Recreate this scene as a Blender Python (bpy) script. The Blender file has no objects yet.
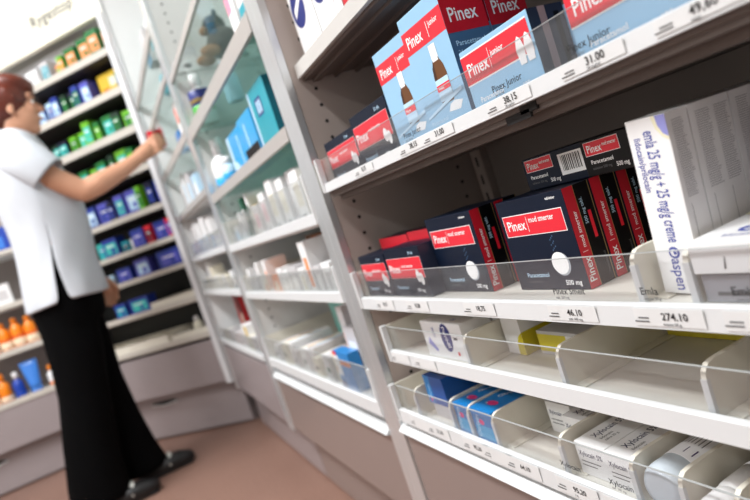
import bpy, bmesh, math, random
from mathutils import Vector, Matrix
random.seed(7)
scene = bpy.context.scene
C = scene.collection
PI = math.pi
# ------------------------------------------------------------------ materials
MATS = {}
def mat(name, col, rough=.5, metal=0., noise=.04, nscale=60., bump=0., emit=None, spec=.5, coat=0.):
    if name in MATS: return MATS[name]
    m = bpy.data.materials.new(name); m.use_nodes = True
    nt = m.node_tree; n = nt.nodes; l = nt.links
    p = n['Principled BSDF']
    p.inputs['Roughness'].default_value = rough
    p.inputs['Metallic'].default_value = metal
    p.inputs['Specular IOR Level'].default_value = spec
    p.inputs['Coat Weight'].default_value = coat
    tc = n.new('ShaderNodeTexCoord'); nz = n.new('ShaderNodeTexNoise')
    nz.inputs['Scale'].default_value = nscale; nz.inputs['Detail'].default_value = 4
    l.new(tc.outputs['Object'], nz.inputs['Vector'])
    mr = n.new('ShaderNodeMapRange')
    mr.inputs['To Min'].default_value = 1-noise; mr.inputs['To Max'].default_value = 1+noise
    l.new(nz.outputs['Fac'], mr.inputs['Value'])
    vm = n.new('ShaderNodeVectorMath'); vm.operation = 'SCALE'
    vm.inputs[0].default_value = col[:3]
    l.new(mr.outputs['Result'], vm.inputs['Scale'])
    l.new(vm.outputs['Vector'], p.inputs['Base Color'])
    if bump:
        b = n.new('ShaderNodeBump'); b.inputs['Strength'].default_value = bump; b.inputs['Distance'].default_value = .002
        l.new(nz.outputs['Fac'], b.inputs['Height']); l.new(b.outputs['Normal'], p.inputs['Normal'])
    if emit:
        p.inputs['Emission Color'].default_value = (*emit[0], 1); p.inputs['Emission Strength'].default_value = emit[1]
    MATS[name] = m
    return m
def clear(name, tint=(1, 1, 1), gl=.12, rough=.06, haze=0., hcol=(.8, .8, .8)):
    """clear sheet plastic or glass: tinted transparency + fresnel gloss (+ some diffuse haze from scuffs)"""
    if name in MATS: return MATS[name]
    m = bpy.data.materials.new(name); m.use_nodes = True
    nt = m.node_tree; n = nt.nodes; l = nt.links
    for x in list(n): n.remove(x)
    out = n.new('ShaderNodeOutputMaterial'); tr = n.new('ShaderNodeBsdfTransparent'); g = n.new('ShaderNodeBsdfGlossy')
    tr.inputs['Color'].default_value = (*tint, 1); g.inputs['Roughness'].default_value = rough
    lw = n.new('ShaderNodeLayerWeight'); lw.inputs['Blend'].default_value = .5
    pw = n.new('ShaderNodeMath'); pw.operation = 'POWER'; pw.inputs[1].default_value = 4.; l.new(lw.outputs['Facing'], pw.inputs[0])
    ad = n.new('ShaderNodeMath'); ad.operation = 'MULTIPLY_ADD'; ad.inputs[1].default_value = .5; ad.inputs[2].default_value = gl; ad.use_clamp = True
    l.new(pw.outputs[0], ad.inputs[0])
    mx = n.new('ShaderNodeMixShader'); l.new(ad.outputs[0], mx.inputs[0]); l.new(tr.outputs[0], mx.inputs[1]); l.new(g.outputs[0], mx.inputs[2])
    last = mx
    if haze:
        df = n.new('ShaderNodeBsdfDiffuse'); df.inputs['Color'].default_value = (*hcol, 1)
        nz = n.new('ShaderNodeTexNoise'); nz.inputs['Scale'].default_value = 25; tc = n.new('ShaderNodeTexCoord')
        l.new(tc.outputs['Object'], nz.inputs['Vector'])
        mr = n.new('ShaderNodeMapRange'); mr.inputs['To Min'].default_value = haze*.6; mr.inputs['To Max'].default_value = haze*1.4
        l.new(nz.outputs['Fac'], mr.inputs['Value'])
        m2 = n.new('ShaderNodeMixShader'); l.new(mr.outputs[0], m2.inputs[0]); l.new(mx.outputs[0], m2.inputs[1]); l.new(df.outputs[0], m2.inputs[2])
        last = m2
    l.new(last.outputs[0], out.inputs['Surface'])
    MATS[name] = m
    return m
def S(r, g, b):   # sRGB 0-255 -> linear
    f = lambda c: (c/255/12.92) if c <= 10 else ((c/255+.055)/1.055)**2.4
    return (f(r), f(g), f(b))
white_plastic = mat('white_rail_plastic', S(215, 217, 218), .35, noise=.02)
cream_plastic = mat('cream_divider_plastic', S(230, 225, 211), .4, noise=.03)
tray_plastic = mat('tray_plastic', S(222, 218, 208), .5, noise=.05, nscale=20)
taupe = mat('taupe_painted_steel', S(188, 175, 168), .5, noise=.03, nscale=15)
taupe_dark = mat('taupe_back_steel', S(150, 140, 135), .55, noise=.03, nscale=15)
grey_panel = mat('light_grey_steel', S(214, 214, 212), .45, noise=.03, nscale=15)
white_panel = mat('white_steel', S(232, 233, 233), .45, noise=.02, nscale=15)
post_metal = mat('satin_grey_post', S(222, 226, 228), .30, metal=.65, noise=.03, nscale=30)
shaded_board = mat('shaded_underside_steel', S(98, 88, 83), .55, noise=.03)  # shadow under the near unit's shelves is painted into this board colour
grey_front = mat('grey_shelf_front', S(178, 174, 170), .4, metal=.1, noise=.04, nscale=25)
base_mauve = mat('mauve_grey_laminate', S(156, 146, 147), .32, noise=.04, nscale=9, coat=.15)
base_mauve_shaded = mat('shaded_mauve_grey_laminate', S(140, 125, 120), .35, noise=.04, nscale=9, coat=.1)  # darker copy of the base laminate, light falloff put into the colour
gap_black = mat('dark_gap', S(22, 20, 20), .8)
centre_back = mat('black_back_panel', S(24, 26, 24), .6)
centre_post = mat('corner_post_steel', S(225, 226, 228), .4, noise=.02, nscale=20)
shelf_steel = mat('beige_shelf_steel', S(204, 202, 198), .4, metal=.1, noise=.05, nscale=25)
centre_board_shaded = mat('shaded_corner_board', S(58, 56, 54), .6)  # shade in the gaps between corner shelves painted in as a dark tone
centre_rail = mat('light_shelf_rail', S(202, 196, 186), .4, noise=.03)
black_print = mat('black_print', S(28, 28, 30), .6)
grey_print = mat('grey_print', S(90, 90, 92), .6)
plexi = clear('clear_acrylic', (.95, .955, .96), .05, .04, haze=.035, hcol=(.75, .76, .78))
plexi_far = clear('clear_acrylic_far', (.93, .94, .94), .08, .1, haze=.10, hcol=(.85, .86, .85))
glass_green = clear('green_tinted_glass', (.76, .90, .87), .08, .05, haze=.14, hcol=(.55, .72, .68))
clear_glass = clear('clear_glass', (.93, .97, .96), .05, .03, haze=.03, hcol=(.8, .85, .84))
teal_back = mat('teal_grey_back_panel', S(198, 212, 208), .5, noise=.05, nscale=8)
# ------------------------------------------------------------------ mesh builder
class MB:
    def __init__(s): s.v = []; s.f = []; s.m = []; s.mats = []; s.smooth = []
    def mi(s, m):
        if m not in s.mats: s.mats.append(m)
        return s.mats.index(m)
    def add(s, verts, faces, m, smooth=False):
        o = len(s.v); s.v += [tuple(v) for v in verts]; k = s.mi(m)
        for f in faces: s.f.append(tuple(o+i for i in f)); s.m.append(k); s.smooth.append(smooth)
    def box(s, x0, y0, z0, x1, y1, z1, m, bev=0.):
        bm = bmesh.new(); bmesh.ops.create_cube(bm, size=1)
        for v in bm.verts:
            v.co = Vector(((x0+x1)/2+v.co.x*(x1-x0), (y0+y1)/2+v.co.y*(y1-y0), (z0+z1)/2+v.co.z*(z1-z0)))
        if bev: bmesh.ops.bevel(bm, geom=bm.edges[:], offset=bev, segments=2, affect='EDGES', profile=.6)
        s.bm(bm, m, bev > 0)
    def bm(s, bm, m, smooth=False):
        bm.verts.ensure_lookup_table(); bm.verts.index_update()
        s.add([v.co[:] for v in bm.verts], [[v.index for v in f.verts] for f in bm.faces], m, False)
        bm.free()
    def prism(s, pts, axis, a, b, m):
        """extrude 2-D polygon pts along axis ('x': pts are (y,z); 'y': pts are (x,z); 'z': pts are (x,y))"""
        def P(p, t): return {'x': (t, p[0], p[1]), 'y': (p[0], t, p[1]), 'z': (p[0], p[1], t)}[axis]
        n = len(pts); V = [P(p, a) for p in pts]+[P(p, b) for p in pts]
        F = [tuple(range(n)), tuple(range(2*n-1, n-1, -1))]+[(i, i+n, (i+1) % n+n, (i+1) % n) for i in range(n)]
        s.add(V, F, m)
    def rings(s, rings, m, caps=True, smooth=True):
        n = len(rings[0]); V = [p for r in rings for p in r]; F = []
        for k in range(len(rings)-1):
            for i in range(n): F.append((k*n+i, k*n+(i+1) % n, (k+1)*n+(i+1) % n, (k+1)*n+i))
        if caps: F += [tuple(range(n-1, -1, -1)), tuple((len(rings)-1)*n+i for i in range(n))]
        s.add(V, F, m, smooth)
    def lathe(s, prof, m, o=(0, 0, 0), n=20, axis='z', sx=1., sy=1.):
        R = []
        for r, h in prof:
            ring = []
            for i in range(n):
                a = 2*PI*i/n; x, y = r*math.cos(a)*sx, r*math.sin(a)*sy
                p = {'z': (x, y, h), 'y': (x, h, y), 'x': (h, x, y)}[axis]
                ring.append((o[0]+p[0], o[1]+p[1], o[2]+p[2]))
            R.append(ring)
        s.rings(R, m)
    def tube(s, pts, rad, m, n=12, round_=True, flat=1.):
        pts = [Vector(p) for p in pts]
        if isinstance(rad, (int, float)): rad = [rad]*len(pts)
        R = []; up = Vector((0, 0, 1))
        for i, p in enumerate(pts):
            d = (pts[min(i+1, len(pts)-1)]-pts[max(i-1, 0)]).normalized()
            a = d.cross(Vector((0, 1, 0)) if abs(d.y) < .8 else up).normalized(); b = d.cross(a).normalized()
            def ring(c, r): return [tuple(c+(a*math.cos(2*PI*k/n)*r)+(b*math.sin(2*PI*k/n)*r*flat)) for k in range(n)]
            if i == 0 and round_:
                for t in (85, 60, 30): R.append(ring(p-d*rad[i]*math.sin(math.radians(t)), rad[i]*math.cos(math.radians(t))))
            R.append(ring(p, rad[i]))
            if i == len(pts)-1 and round_:
                for t in (30, 60, 85): R.append(ring(p+d*rad[i]*math.sin(math.radians(t)), rad[i]*math.cos(math.radians(t))))
        s.rings(R, m)
    def ell(s, c, r, m, n=20, k=12, rot=None):
        R = []
        for j in range(k+1):
            t = -PI/2+PI*(j+.02)/(k+.04)
            ring = []
            for i in range(n):
                a = 2*PI*i/n
                p = Vector((r[0]*math.cos(t)*math.cos(a), r[1]*math.cos(t)*math.sin(a), r[2]*math.sin(t)))
                if rot: p = rot @ p
                ring.append((c[0]+p.x, c[1]+p.y, c[2]+p.z))
            R.append(ring)
        s.rings(R, m)
    def build(s, name, parent=None, loc=(0, 0, 0), rot=(0, 0, 0)):
        me = bpy.data.meshes.new(name); me.from_pydata(s.v, [], s.f)
        for m in s.mats: me.materials.append(m)
        for p, k, sm in zip(me.polygons, s.m, s.smooth): p.material_index = k; p.use_smooth = sm
        bm = bmesh.new(); bm.from_mesh(me); 
        closed = [f for f in bm.faces]
        me.update(); bm.free()
        o = bpy.data.objects.new(name, me); C.objects.link(o)
        o.location = loc; o.rotation_euler = rot
        if parent: o.parent = parent
        return o
_tc = {}
def textmesh(t):
    if t not in _tc:
        cu = bpy.data.curves.new('t', 'FONT'); cu.body = t; cu.size = 1; cu.resolution_u = 2; cu.offset = .012
        ob = bpy.data.objects.new('t', cu)
        me = bpy.data.meshes.new_from_object(ob)
        V = [v.co.copy() for v in me.vertices]; F = [tuple(p.vertices) for p in me.polygons]
        bpy.data.objects.remove(ob); bpy.data.curves.remove(cu); bpy.data.meshes.remove(me)
        w = max([v.x for v in V] or [0])
        _tc[t] = (V, F, w)
    return _tc[t]
class Face:
    def __init__(s, O, U, V, N): s.O, s.U, s.V, s.N = map(Vector, (O, U, V, N))
    def p(s, u, v, h=0.): return s.O+s.U*u+s.V*v+s.N*h
def deco(mb, fc, d, k):
    e = .00016*(k+1)
    if d[0] == 'r':
        _, _, u0, v0, u1, v1, m = d
        mb.add([fc.p(u0, v0, e), fc.p(u1, v0, e), fc.p(u1, v1, e), fc.p(u0, v1, e)], [(0, 1, 2, 3)], m)
    elif d[0] == 'p':
        mb.add([fc.p(u, v, e) for u, v in d[2]], [tuple(range(len(d[2])))], d[3])
    elif d[0] == 'c':
        _, _, u, v, ru, rv, m = d
        mb.add([fc.p(u+ru*math.cos(2*PI*i/24), v+rv*math.sin(2*PI*i/24), e) for i in range(24)], [tuple(range(24))], m)
    elif d[0] == 't':
        _, _, u, v, size, txt, m, rot = d[:8]; wx = d[8] if len(d) > 8 else 1.
        V, F, w = textmesh(txt); c, s_ = math.cos(math.radians(rot)), math.sin(math.radians(rot))
        mb.add([fc.p(u+(q.x*wx*c-q.y*s_)*size, v+(q.x*wx*s_+q.y*c)*size, e) for q in V], F, m)
def dbox(d):
    if d[0] == 'r': return d[2:6]
    if d[0] == 'c': return (d[2]-d[4], d[3]-d[5], d[2]+d[4], d[3]+d[5])
    if d[0] == 'p': return (min(p[0] for p in d[2]), min(p[1] for p in d[2]), max(p[0] for p in d[2]), max(p[1] for p in d[2]))
    w_ = textmesh(d[5])[2]*d[4]*(d[8] if len(d) > 8 else 1); a = math.radians(d[7]); c, s_ = math.cos(a), math.sin(a)
    P = [(d[2]+x*c-y*s_, d[3]+x*s_+y*c) for x in (0, w_) for y in (0, d[4]*.7)]
    return (min(p[0] for p in P), min(p[1] for p in P), max(p[0] for p in P), max(p[1] for p in P))
def fit(t, size, width): return width/(textmesh(t)[2]*size)
def faces(w, d, h):
    return {'F': Face((0, 0, 0), (1, 0, 0), (0, 0, 1), (0, -1, 0)), 'R': Face((w, 0, 0), (0, 1, 0), (0, 0, 1), (1, 0, 0)),
            'L': Face((0, d, 0), (0, -1, 0), (0, 0, 1), (-1, 0, 0)), 'T': Face((0, 0, h), (1, 0, 0), (0, 1, 0), (0, 0, 1))}
# ------------------------------------------------------------------ frames of the shelving
class Frame:
    def __init__(s, x, y, deg): s.o = Vector((x, y, 0)); s.a = math.radians(deg); s.R = Matrix.Rotation(s.a, 3, 'Z')
    def w(s, lx, ly, z): return s.o+s.R @ Vector((lx, ly, z))
BAY1 = Frame(.36, .977, -90); BAY2 = Frame(.36, 1.877, -90); BAY3 = Frame(.36, 2.777, -90)
CEN = Frame(-.31, 3.51, -45); LEFT = Frame(-1.264, 3.51, 0)
def tag(o, label, cat, group=None, kind=None):
    if label: o['label'] = label
    if cat: o['category'] = cat
    if group: o['group'] = group
    if kind: o['kind'] = kind
    return o
def empty(name, loc, rz, label, cat, group=None):
    o = bpy.data.objects.new(name, None); C.objects.link(o); o.location = loc; o.rotation_euler = (0, 0, rz); o.empty_display_size = .05
    return tag(o, label, cat, group)
def struct(name, mb, **k):
    o = mb.build(name, **k); o['kind'] = 'structure'; return o
# ------------------------------------------------------------------ room
floor_m = bpy.data.materials.new('terracotta_linoleum'); floor_m.use_nodes = True
nt = floor_m.node_tree; n = nt.nodes; l = nt.links; p = n['Principled BSDF']; p.inputs['Roughness'].default_value = .42
tc = n.new('ShaderNodeTexCoord'); a = n.new('ShaderNodeTexNoise'); a.inputs['Scale'].default_value = 90; a.inputs['Detail'].default_value = 6
b = n.new('ShaderNodeTexNoise'); b.inputs['Scale'].default_value = 3; l.new(tc.outputs['Object'], a.inputs['Vector']); l.new(tc.outputs['Object'], b.inputs['Vector'])
r = n.new('ShaderNodeValToRGB'); r.color_ramp.elements[0].position = .3; r.color_ramp.elements[1].position = .7
r.color_ramp.elements[0].color = (*S(126, 96, 84), 1); r.color_ramp.elements[1].color = (*S(148, 115, 101), 1)
mx = n.new('ShaderNodeMix'); mx.data_type = 'FLOAT'; mx.inputs[0].default_value = .35
l.new(a.outputs['Fac'], mx.inputs[2]); l.new(b.outputs['Fac'], mx.inputs[3]); l.new(mx.outputs[0], r.inputs[0]); l.new(r.outputs[0], p.inputs['Base Color'])
wall_m = mat('white_wall_paint', S(200, 198, 194), .8, noise=.02, nscale=8)
ceil_m = mat('white_ceiling', S(235, 235, 232), .9, noise=.02)
X0, X1, Y0, Y1, ZC = -2.9, .72, -2.2, 3.88, 2.7
m = MB(); m.box(X0, Y0, -.1, X1, Y1, 0, floor_m); struct('floor', m)
m = MB(); m.box(X0, Y0, ZC, X1, Y1, ZC+.1, ceil_m); struct('ceiling', m)
m = MB(); m.box(X1, Y0-.1, -.1, X1+.1, Y1+.1, ZC+.1, wall_m); struct('wall_right', m)
m = MB(); m.box(X0-.1, Y0-.1, -.1, X0, Y1+.1, ZC+.1, wall_m); struct('wall_left', m)
m = MB(); m.box(X0, Y1, -.1, X1, Y1+.1, ZC+.1, wall_m); struct('wall_back', m)
m = MB(); m.box(X0, Y0-.1, -.1, X1, Y0, ZC+.1, wall_m); struct('wall_front', m)
# ------------------------------------------------------------------ ceiling lamps (real luminaires)
lamp_metal = mat('lamp_housing', S(235, 235, 235), .4)
diffuser = mat('lit_diffuser', S(250, 250, 250), .5, emit=((1., .985, .95), 3.))
def ceiling_lamp(x, y, lx, ly, power, where):
    t = empty('ceiling_lamp', (x, y, ZC), 0, 'long white fluorescent ceiling lamp '+where, 'ceiling lamp', 'fluorescent ceiling lamps')
    m = MB(); m.box(-lx/2-.03, -ly/2-.03, -.07, lx/2+.03, ly/2+.03, -.001, lamp_metal, .006); m.build('lamp_housing', t)
    m = MB(); m.box(-lx/2, -ly/2, -.078, lx/2, ly/2, -.0705, diffuser); m.build('diffuser', t)
    L = bpy.data.lights.new('lamp_light', 'AREA'); L.shape = 'RECTANGLE'; L.size = lx; L.size_y = ly; L.energy = power; L.color = (.97, .985, 1.)
    o = bpy.data.objects.new('lamp_light', L); C.objects.link(o); o.location = (x, y, ZC-.085)
ceiling_lamp(-.85, 1.9, .22, 1.5, 84, 'over the corner end of the aisle')
ceiling_lamp(-.62, .35, .22, 1.5, 36, 'over the near end of the aisle')
ceiling_lamp(-2.1, 1.9, .22, 1.5, 30, 'over the far left of the room')
ceiling_lamp(-2.1, -.6, .22, 1.5, 26, 'behind the camera on the left')
# ------------------------------------------------------------------ shelving units
def unit(label, F, w, depth, side_m, back_m, base_z, fascia_z, H=2.05, base_m=None, post_m=post_metal, back_top=None, holes=True, post_right=True, drawers=True):
    base_m = base_m or base_mauve
    t = empty('shelving_unit', F.o, F.a, label, 'shelving unit', None); F.unit = t
    T = .032
    for i, x in enumerate((0, w-T)):
        m = MB(); m.box(x+.001, .012, .0 if False else fascia_z-.005, x+T-.001, depth, H, side_m, .001)
        if holes:
            inner = x+T-.001 if i == 0 else x+.001; sgn = 1 if i == 0 else -1
            fc = Face((inner, 0, 0), (0, 1, 0), (0, 0, 1), (sgn, 0, 0))
            for col in (.049, depth-.06):
                z = base_z+.04
                while z < H-.03:
                    deco(m, fc, ('c', 0, col, z, .0032, .0032, gap_black), 0); z += .0285
        m.build('side_panel', t)
        if i == 1 and not post_right: continue
        m = MB(); m.box(x, -.003, fascia_z-.012, x+T, .0118, H, post_m, .0015); m.build('front_post', t)
    m = MB(); m.box(T, depth-.012, fascia_z, w-T, depth-.002, H, back_m)
    m.build('back_panel', t)
    for x in (T+.005, w-T-.035):
        m = MB(); m.box(x, depth-.03, base_z, x+.03, depth-.0125, H, side_m, .001)
        fc = Face((x, depth-.03, 0), (1, 0, 0), (0, 0, 1), (0, -1, 0)); z = base_z+.03
        while z < H-.04:
            deco(m, fc, ('r', 0, .012, z, .018, z+.018, gap_black), 0); z += .034
        m.build('slotted_upright', t)
    m = MB(); m.box(T+.0015, .001, fascia_z, w-T-.0015, .019, base_z-.014, base_m, .0015); m.build('base_panel', t)
    m = MB(); m.box(.002, .054, .012, w-.002, .072, fascia_z-.002, base_m, .002)
    m.box(.0, .075, .0, w, depth-.01, fascia_z-.01, base_m)
    d = m.build('drawer', t)
    if drawers:
        m = MB(); cx = w*.5
        pts = [(cx-.085, .0), (cx-.06, .012), (cx+.06, .012), (cx+.085, 0), (cx+.06, -.007), (cx-.06, -.007)]
        m.prism([(a, fascia_z-.05+b) for a, b in pts], 'y', .0505, .0535, gap_black)
        m.tube([(cx-.08, .050, fascia_z-.052), (cx, .046, fascia_z-.060), (cx+.08, .050, fascia_z-.052)], .0035, post_metal, 8)
        m.build('handle', d)
    return t
W = .9
unit('near tall taupe pharmacy shelving unit holding the red banded painkiller boxes', BAY1, W, .33, taupe, taupe_dark, .432, .215, base_m=base_mauve_shaded)
unit('middle tall light grey shelving unit with tinted glass shelves, between near and far units', BAY2, W, .33, grey_panel, teal_back, .41, .215, base_m=base_mauve_shaded)
unit('far narrow looking white shelving unit next to the corner unit', BAY3, W, .33, white_panel, teal_back, .425, .215, holes=False)
WC = .947
uc = unit('corner shelving unit with black back and a large cream header sign', CEN, WC, .25, centre_post, centre_back, .455, .235, H=1.86, post_m=centre_post, holes=False)
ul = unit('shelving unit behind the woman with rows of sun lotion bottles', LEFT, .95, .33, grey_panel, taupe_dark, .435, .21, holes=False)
# header of the corner unit
t = uc
header_m = mat('backlit_cream_header', S(250, 246, 228), .5, noise=.01, emit=(S(255, 250, 228), .12))
m = MB(); m.box(.002, .02, 1.985, WC-.002, .05, 2.42, header_m, .003)
fc = Face((0, .02, 0), (1, 0, 0), (0, 0, 1), (0, -1, 0))
m2 = MB(); deco(m2, fc, ('t', 0, .535, 2.072, .075, 'Rygestop', black_print, 0, fit('Rygestop', .075, .27)), 1)
h = m.build('header_sign', t); m2.build('lettering', h)
m = MB(); m.box(.035, .115, 1.8605, WC-.035, .125, 1.983, mat('pale_grey_upper_back', S(228, 230, 236), .5)); m.build('upper_back_panel', t)
for x in (0, WC-.03):
    m = MB(); m.box(x+.001, .0, 1.8605, x+.03, .15, 1.984, centre_post, .001); m.build('header_bracket', t)
# ------------------------------------------------------------------ shelves
def shelf(label, F, w, zb, zt, depth, board_m, rail_m, plexi_top=None, pm=plexi, group=None, lx0=.034, end_plates=False, lip=.016, labels=(), inset=0., board_t=None, clip=None, st=0., oy=0., fo=.010):
    """zb..zt = price rail; the board's top (tray floor) lies just under the rail's top"""
    fl = zt-fo
    lx0 += st; wi = w-lx0-.034; z = lambda q: q-fl
    m = MB()
    bt = board_t or (zt-zb-.006)
    m.box(0, .004+inset, z(fl-bt-.001), wi, depth, 0, board_m, .001)
    if lip:
        m.box(0, .006, z(zb-lip*.55), wi, .018, z(fl-bt)+.001, board_m)
        m.box(0, .020, z(zb-lip), wi, .034, z(fl-bt)+.001, board_m)
        for q in range(1, 6): m.box(0, .02+depth*q/7, z(fl-bt-.006), wi, .026+depth*q/7, z(fl-bt)+.001, board_m)
    t = m.build('shelf', F.unit, (lx0, oy, fl)); t['label'] = label
    m = MB(); m.prism([(-.0045, z(zb)), (.0035, z(zb)), (.0035, z(zt)), (-.0005, z(zt)), (-.0035, z(zt-.001))], 'x', .0082 if end_plates else 0, wi-.0042 if end_plates else wi, rail_m)
    m.build('price_rail', t)
    if plexi_top:
        m = MB(); m.box(.009, .0042, .0005, wi-.004, .0064, z(plexi_top), pm)
        edge = mat('acrylic_edge', S(178, 182, 182), .3)
        m.box(.009, .0042, z(plexi_top)+.00002, wi-.004, .0064, z(plexi_top)+.0005, edge)
        m.build('clear_front_panel', t)
    if end_plates:
        for x in (0, wi-.004):
            m = MB(); m.box(x, -.006, z(zb), x+.008, .0038, z(plexi_top)+.004, white_plastic, .0014)
            m.prism([(.0036, .0005), (depth-.03, .0005), (depth-.03, z(plexi_top)), (.0036, z(plexi_top)+.002)], 'x', x+.0005, x+.0045, cream_plastic)
            m.build('end_plate', t)
    fr = Face((0, -.0045, 0), (1, 0, 0), (0, 0, 1), (0, -1, 0))
    fp = Face((0, .0042, 0), (1, 0, 0), (0, 0, 1), (0, -1, 0))
    paper = mat('label_paper', S(222, 223, 223), .5)
    for li, lb in enumerate(labels):
        u, price, prod, small = lb
        m = MB(); u -= lx0; hgt = zt-zb
        m.box(u-.026, -.0050-.00012*(li % 3), z(zb)+.0025, u+.036, -.0046, z(zt)-.002, paper)
        f2 = Face((0, -.0053-.0001*(li % 3), 0), (1, 0, 0), (0, 0, 1), (0, -1, 0))
        if price: deco(m, f2, ('t', 0, u, z(zb)+hgt*.42, .0085, price, black_print, 0), 0)
        for k in range(2): deco(m, f2, ('r', 0, u-.026+.004*k, z(zb)+hgt*(.30+.16*k), u-.012, z(zb)+hgt*(.36+.16*k), grey_print), 0)
        if small: deco(m, f2, ('t', 0, u, z(zb)+hgt*.18, .0035, small, grey_print, 0), 0)
        if prod:
            deco(m, fp, ('t', 0, u-.022, z(zt)+.006, .0088, prod, black_print, 0), 0)
            deco(m, fp, ('t', 0, u-.020, z(zt)+.0015, .0036, small or 'tabl. 500 mg', grey_print, 0), 0)
        m.build('price_label', t)
    if clip:
        m = MB(); m.box(clip-.022, .003, z(zb-.0125), clip+.012, .0058, z(zb)-.005, gap_black); m.box(clip+.0, .003, z(zb-.008), clip+.022, .0058, z(zb)-.001, gap_black); m.build('rail_gap', t)
    return fl
D1 = .315
f0 = shelf('bare beige metal top shelf of the near unit, above the tall blue boxes', BAY1, W, 1.034, 1.057, D1-.03, shaded_board, shelf_steel, lip=.01, oy=.026)
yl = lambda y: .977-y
f1 = shelf('white railed shelf carrying the light blue junior boxes in the near unit', BAY1, W, .840, .855, D1, shaded_board, white_plastic, .892, st=.016, end_plates=True, lip=.018, clip=yl(.475),
      labels=[(yl(.76), '8,15', '', ''), (yl(.615), '38,15', 'Pinex Junior', ''), (yl(.555), '31,00', '', ''), (yl(.432), '38,15', 'Pinex Junior', '24 mg/ml'), (yl(.332), '31.00', 'Pinex Junior', '24 mg/ml'), (yl(.245), '49,60', '', 'supp.')])
f2 = shelf('white railed shelf carrying the upright navy boxes and tall white cream boxes', BAY1, W, .638, .657, D1, tray_plastic, white_plastic, .697, st=.008, fo=.003, end_plates=True, lip=.006,
      labels=[(yl(.84), '8,15', 'Pinex', ''), (yl(.735), '8,20', 'Pinex', ''), (yl(.585), '18,75', '', ''), (yl(.435), '46.10', 'Pinex Smelt', 'tabl. 500 mg'), (yl(.332), '274.10', 'Emla', 'creme 30 g'), (yl(.255), '98,40', 'Emla', 'creme 5 g')])
f3 = shelf('white railed shelf with mostly empty tray compartments in the near unit', BAY1, W, .549, .568, D1, tray_plastic, white_plastic, .605, st=.056, end_plates=True, lip=.004,
      labels=[(yl(.85), '', '', ''), (yl(.77), '', '', '')])
f4 = shelf('lowest white railed shelf of the near unit with blue boxes and bottles', BAY1, W, .435, .458, D1, tray_plastic, white_plastic, .497, st=.010, end_plates=True, lip=0,
      labels=[(yl(.86), '', '', ''), (yl(.80), '21,30', '', ''), (yl(.70), '95,20', '', ''), (yl(.65), '', '', ''), (yl(.60), '64,10', '', ''), (yl(.51), '95,20', 'Xylocain', '5 %'), (yl(.44), '88,10', 'Xylocain', '')])
def ledge(F, w, z0, z1, label):
    m = MB(); m.prism([(-.010, z0), (.0, z0-.004), (.03, z0-.004), (.03, z1), (.001, z1)], 'x', .034, w-.034, white_plastic)
    m.build('ledge', F.unit)
ledge(BAY1, W, .416, .4255, 'white sloping ledge over the base panel of the near unit')
# middle unit
g0 = shelf('glass top shelf of the middle unit, cut by the picture edge', BAY2, W, 1.325, 1.345, .30, clear_glass, grey_front, lip=0, board_t=.008)
gE = shelf('tinted glass shelf with beige metal front holding a white spray bottle', BAY2, W, 1.148, 1.185, .30, glass_green, grey_front, lip=0, board_t=.008)
gA = shelf('tinted glass shelf holding the bright blue and teal boxes in the middle unit', BAY2, W, .951, .978, .30, glass_green, grey_front, lip=0, board_t=.008)
gB = shelf('white shelf with clear front full of upright white packets in the middle unit', BAY2, W, .796, .817, .30, white_panel, white_plastic, .885, pm=plexi_far, end_plates=True, lip=0)
gC = shelf('white shelf with clear front and small white cartons in the middle unit', BAY2, W, .647, .666, .30, white_panel, white_plastic, .712, pm=plexi_far, end_plates=True, lip=0)
gD = shelf('bottom shelf of the middle unit with crowded divided trays', BAY2, W, .425, .452, .30, white_panel, white_plastic, .515, pm=plexi_far, end_plates=True, lip=0)
ledge(BAY2, W, .392, .402, 'white sloping ledge over the base panel of the middle unit')
# far unit
h0 = shelf('highest visible shelf of the far unit near the ceiling', BAY3, W, 1.50, 1.53, .30, clear_glass, grey_front, lip=0, board_t=.008)
h1 = shelf('second visible shelf from the top of the far unit, above the reaching hand', BAY3, W, 1.36, 1.385, .30, clear_glass, grey_front, lip=0, board_t=.008)
h2 = shelf('shelf of the far unit that the hand reaches over', BAY3, W, 1.17, 1.20, .30, clear_glass, grey_front, lip=0, board_t=.008)
h3 = shelf('grey railed shelf below the reaching hand in the far unit', BAY3, W, .99, 1.012, .30, grey_panel, grey_front, lip=0)
h4 = shelf('white railed shelf with white bottles in the far unit', BAY3, W, .805, .825, .30, white_panel, white_plastic, .88, pm=plexi_far, lip=0)
h5 = shelf('narrow looking white shelf with clear front low in the far unit', BAY3, W, .655, .675, .30, white_panel, white_plastic, .72, pm=plexi_far, lip=0)
h6 = shelf('bottom shelf of the far unit, in front of the red package', BAY3, W, .43, .448, .30, white_panel, white_plastic, .50, pm=plexi_far, lip=0)
# corner unit
ORD = ['top', 'second', 'third', 'fourth', 'fifth', 'sixth', 'seventh', 'eighth', 'lowest']
cz = [(1.803, 1.835), (1.625, 1.658), (1.443, 1.478), (1.270, 1.300), (1.085, 1.112), (.930, .953), (.797, .820), (.635, .657), (.460, .482)]
cf = []
for i, (zb, zt) in enumerate(cz):
    cf.append(shelf('%s shelf of the black backed corner unit' % ORD[i], CEN, WC, zb, zt, .225, centre_board_shaded if i < 7 else tray_plastic, centre_rail, lip=0,
                    plexi_top=None, lx0=.034))
lf = []
for i, (zb, zt) in enumerate([(1.145, 1.168), (.88, .905), (.655, .682), (.412, .440)]):
    lf.append(shelf('%s visible shelf behind the woman, in the unit with lotion bottles' % ['top', 'second', 'third', 'lowest'][i], LEFT, .95, zb, zt, .30, white_panel, centre_rail, lip=0))
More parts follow.
